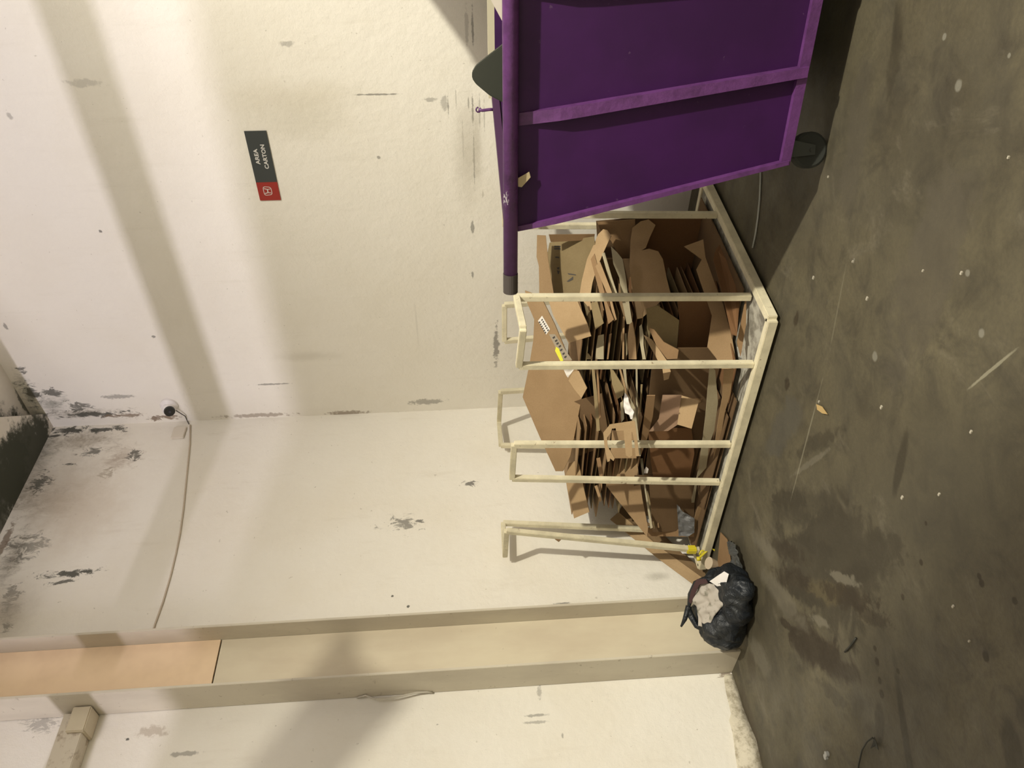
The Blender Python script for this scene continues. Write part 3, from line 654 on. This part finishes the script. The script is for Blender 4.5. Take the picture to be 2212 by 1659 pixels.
S('pale crumpled carton edge left of the bright curling flap', [(1381, 705), (1386, 700), (1390, 722), (1390, 745), (1395, 776), (1388, 776), (1382, 740)], 3.10, (.8, -.4, .3), 'pale')
S('narrow tan carton strip lying above the second post', [(1360, 700), (1366, 695), (1372, 730), (1375, 776), (1358, 776), (1356, 725)], 3.12, (.3, -.6, .6), 'tan')
# --- middle group below
S('dark brown carton panel between second and third front posts', [(1440, 792), (1526, 795), (1524, 850), (1512, 870), (1440, 860)], 3.22, (.1, -1, .05), 'brown')
S('bright square carton flap facing the light in the middle of the cage', [(1472, 854), (1510, 865), (1494, 926), (1463, 917)], 3.05, (.75, -.5, .35), 'light')
S('pinkish carton side with an orange stain beside the bright square flap', [(1431, 854), (1472, 854), (1463, 918), (1443, 931), (1402, 932), (1423, 905)], 3.10, (.15, -.85, .45), 'pink')
S('small grey brown carton flap standing left of the pinkish carton side', [(1397, 855), (1415, 855), (1410, 900), (1399, 945), (1384, 985), (1381, 980)], 3.06, (-.25, -.9, .3), 'brown')
S('large orange brown carton panel between third and fourth posts', [(1400, 925), (1494, 925), (1500, 980), (1485, 1062), (1418, 1070), (1406, 1000)], 3.16, (.1, -1, .05), 'red')
S('ragged vertical carton strip left of the big orange brown panel', [(1533, 790), (1545, 800), (1551, 870), (1543, 930), (1532, 960), (1526, 1010), (1508, 1030), (1500, 1085), (1492, 1120), (1494, 1080), (1510, 1010), (1524, 900)], 3.02, (.55, -.8, .1), 'pale')
S('slim tan carton strip standing in the lower middle of the cage', [(1564, 800), (1585, 797), (1578, 850), (1566, 890), (1556, 950), (1545, 1000), (1541, 1060), (1536, 1100), (1538, 1020), (1548, 930), (1560, 860)], 3.04, (.7, -.6, .1), 'tan')
S('pale cream carton strip leaning by the base rail', [(1616, 815), (1631, 803), (1622, 845), (1604, 890), (1592, 930), (1578, 965), (1576, 1000), (1562, 1030), (1572, 980), (1590, 905), (1600, 870)], 3.02, (.7, -.65, .15), 'pale')
S('grey mottled carton strip low between fourth and fifth posts', [(1562, 990), (1575, 985), (1570, 1010), (1548, 1120), (1540, 1150), (1536, 1120), (1548, 1050)], 3.02, (.6, -.75, .1), 'olive')
S('wide torn tan carton strip beside the fifth post', [(1508, 1095), (1522, 1100), (1534, 1050), (1536, 1085), (1528, 1125), (1514, 1165), (1500, 1160), (1500, 1120)], 2.98, (.6, -.75, .15), 'tan')
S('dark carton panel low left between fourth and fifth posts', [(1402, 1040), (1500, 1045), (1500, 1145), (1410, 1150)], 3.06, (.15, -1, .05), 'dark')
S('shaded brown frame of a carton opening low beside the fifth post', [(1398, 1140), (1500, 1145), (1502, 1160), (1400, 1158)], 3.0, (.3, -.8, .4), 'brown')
# --- upper left group
S('light tan carton strip hanging below the biggest sheet at the left', [(1221, 1033), (1229, 1001), (1247, 994), (1252, 1010), (1262, 1060), (1273, 1106), (1240, 1120), (1228, 1065)], 3.22, (.45, -.6, .6), 'light')
S('big tan carton panel with diagonal shadow behind fourth post', [(1300, 990), (1320, 982), (1374, 985), (1378, 1010), (1388, 1080), (1400, 1140), (1398, 1160), (1335, 1082), (1310, 1050)], 3.06, (.55, -.75, .25), 'tan')
S('tan carton triangle edge above the diagonal shadow panel', [(1322, 930), (1370, 930), (1375, 990), (1318, 990)], 3.14, (.3, -.8, .5), 'tan')
S('shade-darkened carton sheet in the deep shade left of the punched insert', [(1238, 868), (1300, 850), (1318, 960), (1250, 985), (1240, 940)], 3.34, (.1, -.8, .6), 'dark', fixed=True)
S('pointed tan carton sheet between second and third posts', [(1318, 797), (1325, 800), (1348, 838), (1345, 855), (1333, 862), (1322, 830)], 3.12, (.5, -.6, .6), 'olive')
S('long pale carton edge running down from the second post', [(1345, 795), (1352, 795), (1356, 850), (1372, 880), (1378, 930), (1384, 985), (1376, 985), (1369, 925), (1353, 850)], 3.05, (.6, -.6, .5), 'pale')
S('thin grey carton edge beside the long pale edge', [(1373, 795), (1377, 795), (1378, 900), (1381, 985), (1376, 985), (1374, 900)], 3.03, (.7, -.6, .4), 'pale')

S('broad shade-darkened brown carton board standing against the rear posts', [(1288, 478), (1400, 468), (1522, 464), (1545, 560), (1560, 640), (1500, 700), (1400, 700), (1300, 660), (1292, 560)], 4.16, (0, -1, 0), 'dark', fixed=True)  # added backdrop, darkened so gaps at the rear read as shade
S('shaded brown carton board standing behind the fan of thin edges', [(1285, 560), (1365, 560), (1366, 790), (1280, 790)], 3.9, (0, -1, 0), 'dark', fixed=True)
# fan of thin sheets in the middle band
fan = [((1276, 560), (1284, 548), (1306, 632), (1296, 636)), ((1286, 575), (1296, 565), (1322, 632), (1312, 636)), ((1300, 548), (1306, 545), (1322, 600), (1334, 636), (1324, 636)),
       ((1276, 655), (1290, 650), (1304, 698), (1286, 712)), ((1304, 650), (1310, 650), (1326, 690), (1314, 700)), ((1317, 651), (1322, 650), (1332, 690), (1326, 694)),
       ((1292, 725), (1304, 722), (1304, 776), (1286, 776), (1288, 750)), ((1266, 760), (1272, 765), (1280, 776), (1268, 776)), ((1316, 722), (1321, 720), (1314, 776), (1311, 776)),
       ((1345, 684), (1349, 684), (1348, 776), (1344, 776)), ((1350, 720), (1353, 720), (1355, 765), (1352, 770)), ((1278, 797), (1284, 797), (1290, 850), (1296, 930), (1289, 932)),
       ((1288, 797), (1292, 797), (1298, 900), (1294, 905)), ((1337, 797), (1341, 797), (1362, 870), (1358, 875)), ((1340, 870), (1346, 865), (1348, 905), (1342, 912)),
       ((1384, 830), (1388, 830), (1384, 890), (1381, 892)), ((1288, 990), (1296, 988), (1302, 1020), (1300, 1060)), ((1284, 1050), (1290, 1048), (1300, 1080), (1296, 1085)),
       ((1382, 990), (1388, 990), (1396, 1060), (1410, 1140), (1405, 1142)), ((1392, 1045), (1396, 1045), (1408, 1100), (1416, 1140), (1413, 1142)), ((1404, 1045), (1408, 1045), (1420, 1110), (1424, 1140), (1420, 1140))]
where = ['right of the curved strip, outermost', 'right of the curved strip, second', 'right of the curved strip, third', 'below the first post, nearest the stained sheet', 'below the first post, middle one',
         'below the first post, thinnest', 'above the second post, widest', 'above the second post, small pointed one', 'above the second post, greyish one', 'above the second post, long straight one', 'above the second post, shortest',
         'below the second post, beside the biggest sheet', 'below the second post, thin inner one', 'below the second post, slanting one', 'beside the white paper scrap', 'beside the small grey brown flap', 'behind the punched insert, ragged one',
         'between fourth and fifth posts, upper one', 'under the diagonal shadow panel, first', 'under the diagonal shadow panel, second', 'under the diagonal shadow panel, third']
for i, pl in enumerate(fan):
    cy = sum(p[1] for p in pl) / len(pl)
    k = 3.55 - (cy - 560) * .0008 if cy < 780 else 3.22 if cy < 990 else 3.12
    S('thin carton edge ' + where[i], list(pl), k, (.5, -.55, .65), ('brown', 'tan', 'pale', 'olive')[i % 4], name='carton_edge', grp='thin carton edges in the stack', th=.004)

# filler: flattened cartons stacked lying down inside the cage
z = .085; i = 0
while z < .90:
    wx = random.uniform(.75, 1.0); x0_ = random.uniform(-4.36, -4.25) if i % 2 else random.uniform(-3.40, -3.34) ; x1_ = x0_ + (random.uniform(.84, .90) if i % 2 else random.uniform(.52, .60))
    y0_ = 3.56 + random.uniform(0, .06); y1_ = 4.12 - random.uniform(0, .1)
    if x0_ < -4: y0_ = 3.24 + random.uniform(0, .06)
    cxm, cym = (x0_ + x1_) / 2, (y0_ + y1_) / 2; a = random.uniform(-.05, .05); sxx = random.uniform(-.012, .012); syy = random.uniform(-.008, .008)
    pts = []
    for (px_, py_) in ((x0_, y0_), (x1_, y0_ + random.uniform(-.03, .03)), (x1_, y1_), (x0_, y1_)):
        dx, dy = px_ - cxm, py_ - cym
        pts.append(Vector((cxm + dx * math.cos(a) - dy * math.sin(a), cym + dx * math.sin(a) + dy * math.cos(a), z + dx * sxx + dy * syy)))
    t = MB(); t.slab(pts, Z, .006)
    o = t.build('flattened_carton', K[('brown', 'tan', 'red', 'olive', 'brown')[i % 5]])
    if x0_ < -4: tag(o, 'flattened brown carton lying in the left stack, behind third to fifth cage posts', 'carton', 'flattened cartons in the left stack')
    else: tag(o, 'flattened brown carton lying in the middle stack inside the cage, behind the second post', 'carton', 'flattened cartons in the middle stack')
    i += 1; z += random.uniform(.015, .024)

for i, (x0_, x1_, z_) in enumerate(((-3.66, -2.98, .088), (-4.36, -3.62, .098), (-3.9, -3.1, .112))):  # added sheets over the floor panel, shade put into their dark colour
    t = MB(); t.slab([Vector((x0_, 2.984 + (x0_ + 2.375) * .039, z_)), Vector((x1_, 2.984 + (x1_ + 2.375) * .039, z_)), Vector((x1_, 3.27, z_ + .004)), Vector((x0_, 3.25, z_))], Z, .006)
    tag(t.build('flattened_carton', K['dark']), 'added shade-darkened flattened carton lying on the cage floor behind the front rail, ' + ('right one', 'left one', 'middle one on top')[i], 'carton', 'flattened cartons on the cage floor')
for i, (x0_, x1_, y_, h_) in enumerate(((-3.35, -2.80, 3.20, .52), (-3.92, -3.30, 3.19, .46), (-4.30, -3.88, 3.18, .5))):  # added boards, dark colour stands in for shade low in the pile
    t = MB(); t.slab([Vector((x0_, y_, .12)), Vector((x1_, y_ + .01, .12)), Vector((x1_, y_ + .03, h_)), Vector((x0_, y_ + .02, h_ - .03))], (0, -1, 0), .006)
    tag(t.build('carton_sheet', K['dark']), 'added shade-darkened carton board standing in the shade low in the cage, ' + ('nearest the second post', 'behind the third post', 'nearest the fifth post')[i], 'carton')

for i, pl in enumerate((((-2.95, 3.20), (-2.415, 3.24), (-2.385, 4.15), (-2.98, 4.15)), ((-3.05, 3.02), (-2.80, 3.05), (-2.62, 3.60), (-3.0, 3.7)))):  # added sheets at the container end, darkened in place of shade
    t = MB(); t.slab([Vector((x, y, .09 + i * .012)) for x, y in pl], Z, .006)
    tag(t.build('flattened_carton', K['dark' if i == 0 else 'red']), 'added shade-darkened flattened carton on the cage floor at the container end, ' + ('wide lower one', 'narrow upper one')[i], 'carton', 'flattened cartons on the cage floor')
# punched insert hanging on the third post
ins_poly = [(1303, 935), (1318, 917), (1370, 909), (1372, 912), (1381, 985), (1373, 986), (1370, 952), (1366, 933), (1364, 933), (1366, 984), (1360, 988), (1352, 984), (1347, 930), (1331, 931), (1330, 925), (1322, 926), (1320, 934), (1311, 946), (1313, 965), (1328, 990), (1325, 996), (1318, 990), (1317, 996), (1312, 998), (1306, 965)]
c = at_y(1340, 950, 2.875); t = MB(); n_ = Vector((.45, -.85, .25)).normalized()
t.slab([at_plane(x, y, c, n_) for x, y in ins_poly], n_, .005)
tag(t.build('cardboard_insert', K['light']), 'light die-cut cardboard insert with prongs hooked over the third post', 'cardboard insert')

# long corner protector outside the left end, two faces
lp = thing('cardboard_profile', 'long light cardboard angle leaning outside the left end of the cage', 'cardboard profile', (-4.52, 2.82, 0))
e0, e1 = Vector((-4.535, 3.36, .50)), Vector((-4.49, 2.72, .012))
dv = (e1 - e0).normalized(); fa = Vector((.55, .6, .35)); fa = (fa - dv * fa.dot(dv)).normalized(); fb = Vector((.2, -.75, -.2)); fb = (fb - dv * fb.dot(dv)).normalized()
t = MB(); t.slab([at_x(1318, 1122, -4.54), at_x(1336, 1106, -4.515), at_x(1420, 1178, -4.505), at_x(1528, 1256, -4.50), at_x(1500, 1264, -4.525), at_x(1420, 1205, -4.535)], (-1, .1, -.2), -.005)
t.build('front_face', K['light'], lp)
t = MB(); t.slab([at_x(1336, 1106, -4.517), at_x(1420, 1178, -4.507), at_x(1528, 1256, -4.502), at_x(1532, 1245, -4.53), at_x(1470, 1190, -4.545), at_x(1410, 1135, -4.555), at_x(1345, 1092, -4.56)], (-.5, .3, .8), -.005)
t.build('side_face', K['tan'], lp)

pc_ = Vector((-4.26, 2.95, .9))
t = MB(); t.slab([at_plane(x, y, pc_, (.5, -.86, 0)) for x, y in ((1190, 1156), (1214, 1158), (1212, 1166), (1207, 1171), (1200, 1166))], (.5, -.86, 0), .004)
tag(t.build('cardboard_scrap', K['brown']), 'small torn brown cardboard bit stuck high on the fifth front post', 'cardboard scrap')
t = MB(); t.slab([at_plane(x, y, (-2.2, 4.42, .1), (0, -1, .12)) for x, y in ((1500, 335), (1514, 335), (1524, 380), (1528, 452), (1515, 455), (1512, 400))], (0, -1, .12), .02)
tag(t.build('wooden_plank', mat('dark_red_brown_wood', (.07, .03, .02), .7)), 'dark reddish wooden plank piece leaning at the wall foot behind the container', 'plank')
# yellow strap tied round the fifth post
m_yel = mat('yellow_strap', (.62, .52, .03), .45)
ys = thing('yellow_strap', 'yellow plastic strap knotted round the foot of the fifth front post', 'strap', (-4.30, 2.90, .09))
t = MB(); t.bar((-4.306, 2.902, .088), (-4.304, 2.905, .155), .046, .046, up=(0, 1, 0)); t.build('wrap', m_yel, ys, bevel=.006)
k0 = Vector((-4.268, 2.805, .105))
t = MB(); t.tube([k0, at_plane(1524, 1188, k0, (.6, -.8, 0)), at_plane(1515, 1190, k0, (.6, -.8, 0)), at_plane(1511, 1198, k0, (.6, -.8, 0))], .007, 8)
t.tube([k0, at_plane(1534, 1183, k0, (.6, -.8, 0)), at_plane(1545, 1189, k0, (.6, -.8, 0)), at_plane(1554, 1198, k0, (.6, -.8, 0))], .007, 8); t.tube([k0 - Z * .012, k0 + Z * .012], .014, 10)
t.build('loose_ends', m_yel, ys, smooth=True)

# paper scraps
m_wp = mat('white_paper', (.66, .63, .60), .7)
crumple('paper_scrap', 'crumpled white paper scrap stuck in the stack between second and third posts', 'paper', [(1349, 848), (1358, 860), (1364, 880), (1371, 890), (1366, 905), (1362, 905), (1360, 896), (1350, 892), (1347, 870)], 3.0, (.5, -.7, .5), m_wp, .02, 5)
crumple('torn_paper', 'torn white paper with jagged edge behind the foot of the fifth post', 'paper', [(1467, 1187), (1478, 1175), (1484, 1183), (1488, 1174), (1491, 1184), (1498, 1173), (1503, 1190), (1490, 1195), (1474, 1195)], 3.05, (.5, -.7, .2), m_wp, .01, 9)
crumple('small_paper_flake', 'tiny grey paper flake between third and fourth posts beside the stack edge', 'paper', [(1396, 1008), (1401, 1013), (1399, 1022), (1391, 1022), (1392, 1014)], 3.0, (.5, -.8, .3), mat('grey_paper', (.42, .38, .34), .7), .008, 3)
crumple('dirty_film', 'dirty grey plastic film crumpled low beside the fifth post', 'plastic film', [(1462, 1090), (1475, 1105), (1500, 1120), (1500, 1150), (1486, 1158), (1466, 1158), (1464, 1120)], 2.965, (.3, -.8, .3), mat('grey_dusty_film', (.10, .10, .10), .5), .02, 13)
crumple('crumpled_paper', 'small crumpled pale paper on the cage floor near the second post', 'paper', [(1592, 750), (1602, 742), (1610, 752), (1622, 765), (1612, 775), (1596, 770)], 3.12, (.4, -.7, .5), mat('dusty_paper', (.28, .27, .24), .8), .03, 21)

# ------------------------------------------------------------------ rubbish bag at the column
m_bag = mat('dark_blue_grey_film', (.022, .027, .032), .42, spec=.4); nb = NB(m_bag, obj=True)
nb.color(nb.mix(nb.ramp(nb.noise(7, 4, .6), .4, .7), (.008, .011, .015), (.020, .022, .023))); nb.bump(nb.noise(11, 5, .6, dist=1.5), .6, .03)
def blob(name, parts, m, parent, seed=0, amp=.03, hole=None, res=.028):
    """smooth body grown from overlapping balls (centre, radius), wrinkled like film"""
    bm = bmesh.new()
    for (c, r, s) in parts:
        g = bmesh.ops.create_icosphere(bm, subdivisions=3, radius=1)
        for v in g['verts']: v.co = Vector(c) + Vector((v.co.x * r * s[0], v.co.y * r * s[1], v.co.z * r * s[2]))
    me = bpy.data.meshes.new(name); bm.to_mesh(me); bm.free()
    o = bpy.data.objects.new(name, me); C.objects.link(o)
    rm = o.modifiers.new('r', 'REMESH'); rm.mode = 'VOXEL'; rm.voxel_size = .012
    dg = bpy.context.evaluated_depsgraph_get(); me2 = bpy.data.meshes.new_from_object(o.evaluated_get(dg)); bpy.data.objects.remove(o)
    bm = bmesh.new(); bm.from_mesh(me2)
    for _ in range(3): bmesh.ops.smooth_vert(bm, verts=bm.verts, factor=.5, use_axis_x=True, use_axis_y=True, use_axis_z=True)
    bm.normal_update()
    for v in bm.verts:
        p = v.co; w_ = noise.noise(Vector((p.x * 7 + seed, p.y * 7, p.z * 3))) ; w2 = abs(noise.noise(Vector((p.x * 16, p.y * 16 + seed, p.z * 8))))
        v.co = p + v.normal * (amp * w_ - amp * .8 * w2)
        if v.co.z < .004: v.co.z = .004
    bm.to_mesh(me2); bm.free()
    for p in me2.polygons: p.use_smooth = True
    me2.materials.clear(); me2.materials.append(m); o = bpy.data.objects.new(name, me2); C.objects.link(o)
    if parent is not None: o.parent = parent; o.matrix_parent_inverse = parent.matrix_world.inverted()
    return o
bagc = Vector((-4.05, 2.33, 0))
bag = thing('rubbish_bag', 'dark blue-grey rubbish bag with open mouth on the floor at the column foot', 'rubbish bag', bagc)
blob('bag_body', [((-4.12, 2.24, .13), .15, (1, .95, .85)), ((-4.02, 2.40, .10), .15, (.95, 1.0, .85)), ((-3.90, 2.27, .09), .13, (1, 1, .8)), ((-4.17, 2.34, .14), .13, (.9, 1, 1.05)), ((-3.80, 2.28, .07), .09, (1, 1, .85)),
                   ((-3.88, 2.40, .09), .11, (.9, .9, .9))], m_bag, bag, 3, .045)
# mouth rim, a rolled ring of film
rim = [at_plane(x, y, Vector((-4.03, 2.36, .28)), (.45, -.55, .70)) for x, y in ((1502, 1262), (1493, 1285), (1488, 1310), (1492, 1330), (1505, 1352), (1522, 1362), (1540, 1345), (1556, 1318), (1572, 1292), (1566, 1268), (1548, 1250), (1520, 1252))]
rim.append(rim[0]); t = MB(); t.tube(rim, [.016 + .006 * math.sin(k * 2.3) for k in range(len(rim))], 10, cap=False); t.build('bag_rim', m_bag, bag, smooth=True)
t = MB(); t.tube([rim[2], rim[3] + Vector((-.02, -.01, .035)), rim[3] + Vector((-.05, -.04, .06))], [.02, .014, .006], 8); t.build('bag_tail', m_bag, bag, smooth=True)
# flat empty bag lying beside
crumple('flat_plastic_bag', 'empty grey plastic bag lying flat on the floor between the cage and the rubbish bag', 'plastic bag',
        [(1567, 1172), (1576, 1168), (1590, 1175), (1601, 1205), (1602, 1240), (1585, 1248), (1577, 1225), (1580, 1195)], .035, (0, 0, 1), mat('grey_film', (.045, .047, .045), .45), .03, 6, ax='z')
m_rag = mat('pale_dirty_cloth', (.42, .38, .32), .8); nb = NB(m_rag)
nb.color(nb.mix(nb.ramp(nb.noise(16, 4, .6), .52, .68), (.40, .36, .31), (.16, .15, .11)))
cr = Vector((-4.03, 2.36, .285))
def rag(name, label, poly, m, seed, dz=0.0, amp=.03, cat='cloth'):
    n = Vector((.45, -.55, .70)).normalized(); c_ = cr + n * dz
    bm = bmesh.new(); vs = [bm.verts.new(at_plane(x, y, c_, n)) for x, y in poly]; bm.faces.new(vs); bmesh.ops.triangulate(bm, faces=bm.faces)
    for _ in range(4): bmesh.ops.subdivide_edges(bm, edges=list(bm.edges), cuts=1, use_grid_fill=True)
    for v in bm.verts: v.co += n * amp * (noise.noise(v.co * 9 + Vector((seed, 0, 0))) + .5 * noise.noise(v.co * 22))
    me = bpy.data.meshes.new(name); bm.to_mesh(me); bm.free(); me.materials.append(m)
    for p in me.polygons: p.use_smooth = True
    o = bpy.data.objects.new(name, me); C.objects.link(o); md = o.modifiers.new('t', 'SOLIDIFY'); md.thickness = .004
    return tag(o, label, cat)
rag('crumpled_cloth', 'pale dirty crumpled cloth filling the mouth of the rubbish bag', [(1508, 1266), (1520, 1259), (1535, 1262), (1555, 1266), (1575, 1300), (1558, 1312), (1545, 1330), (1535, 1352), (1512, 1350), (1508, 1318), (1496, 1305), (1497, 1292)], m_rag, 4, .012, .05)
rag('white_tissue', 'clean white paper tissue beside the pale cloth in the rubbish bag', [(1532, 1256), (1565, 1234), (1575, 1240), (1570, 1262), (1550, 1266)], m_wp, 8, .02, .015, 'tissue')
rag('dark_red_rag', 'dark maroon rag at the back edge of the rubbish bag mouth', [(1506, 1251), (1526, 1250), (1530, 1259), (1512, 1263), (1500, 1285), (1492, 1305), (1487, 1300), (1493, 1275)], mat('maroon_cloth', (.045, .018, .018), .8), 11, .018, .012)
# small bits at the cage foot
c_ = at_z(1545, 1222, .02); t = MB(); t.tube([c_ + Vector((0, 0, -.018)), c_ + Vector((.02, .0, .02)), c_ + Vector((.035, 0, .05))], [.028, .034, .04], 18)
tag(t.build('paper_cup', mat('dirty_cream_paper', (.46, .38, .27), .7)), 'squashed cream paper cup at the left end of the base rail', 'cup')
t = MB(); t.slab([at_z(x, y, .012) for x, y in ((1556, 1150), (1570, 1165), (1578, 1215), (1565, 1245), (1548, 1235), (1552, 1190))], Z, .005)
tag(t.build('cardboard_scrap', K['brown']), 'flat brown cardboard scrap on the floor at the end of the base rail', 'cardboard scrap')

# ------------------------------------------------------------------ debris on the floor
c = at_z(1773, 885); t = MB(); t.slab([at_z(x, y, .012) for x, y in ((1763, 873), (1775, 878), (1787, 895), (1776, 893), (1765, 885))], (0.1, 0.1, 1), .003)
tag(t.build('dry_leaf', mat('dry_leaf_tan', (.42, .29, .12), .7)), 'small tan cardboard chip lying on open floor before the cage', 'chip')
pts = [at_z(x, y, z_) for x, y, z_ in ((1852, 1672, .008), (1855, 1650, .008), (1862, 1620, .012), (1873, 1602, .02), (1885, 1594, .02), (1890, 1598, .012))]
lv = thing('twig_with_leaf', 'thin dark stem with a small dark leaf on the floor at the bottom edge', 'twig', (pts[0].x, pts[0].y, 0))
m_dk = mat('dark_plant', (.02, .02, .014), .6); t = MB(); t.tube(pts, .0035, 6); t.build('stem', m_dk, lv, smooth=True)
t = MB(); t.slab([at_z(x, y, z_) for x, y, z_ in ((1888, 1592, .018), (1894, 1606, .012), (1897, 1620, .02), (1889, 1612, .012), (1880, 1617, .02), (1886, 1605, .014))], Z, .002); t.build('leaf', m_dk, lv)
t = MB(); t.tube([at_z(1825, 1408, .006), at_z(1838, 1394, .010), at_z(1849, 1378, .006)], .0045, 6); tag(t.build('twig', m_dk, smooth=True), 'short straight dark twig beside the dark wet stain', 'twig')
c = at_z(1783, 1635, .008); t = MB(); t.tube([c - Z * .008, c + Z * .004], .013, 14); t.tube([c + Vector((.024, .004, -.008)), c + Vector((.024, .004, .006))], .012, 14)
tag(t.build('glass_bead', mat('clear_glass_bit', (.30, .30, .28), .08)), 'tiny shiny clear bit on the floor near the left wall', 'glass bit')
m_wc = mat('white_cord', (.36, .37, .34), .6)
t = MB(); t.tube([at_z(x, y, .006) for x, y in ((1643, 340), (1643, 385), (1641, 430), (1637, 470), (1632, 505), (1626, 535))], .005, 8)
tag(t.build('thin_cord', m_wc, smooth=True), 'thin pale cord on the dark floor between container and cage', 'cord')
chip_m = mat('pale_chip', (.38, .35, .28), .7); specks = [(1843, 565), (2078, 590), (1874, 645), (1790, 382), (2099, 933), (1758, 600), (1995, 585), (1770, 868), (1905, 880), (2180, 340), (2030, 1068), (1950, 1075), (2095, 1385), (2060, 1310)]
wh_ = ['below the container, tallest row', 'right of the cage on open floor', 'between cage and chip row', 'touching the container caster', 'far out on open floor, round one', 'near the cage corner', 'alone on open floor right of centre',
       'just above the tan chip', 'behind the tan chip', 'nearest the container on open floor', 'right of the long crack', 'left of the long crack end', 'lowest on open floor', 'second lowest on open floor']
for i, (x, y) in enumerate(specks):
    c = at_z(x, y); r = .004 + .0015 * (i % 3); t = MB()
    t.hexa([c + Vector((dx * r, dy * r * .7, z_)) for z_ in (0, .005) for dx, dy in ((-1, -1), (1, -.8), (1.1, 1), (-.9, .8))])
    tag(t.build('pale_crumb', chip_m), 'tiny pale crumb on the floor, ' + wh_[i], 'crumb', 'pale crumbs scattered on the floor')
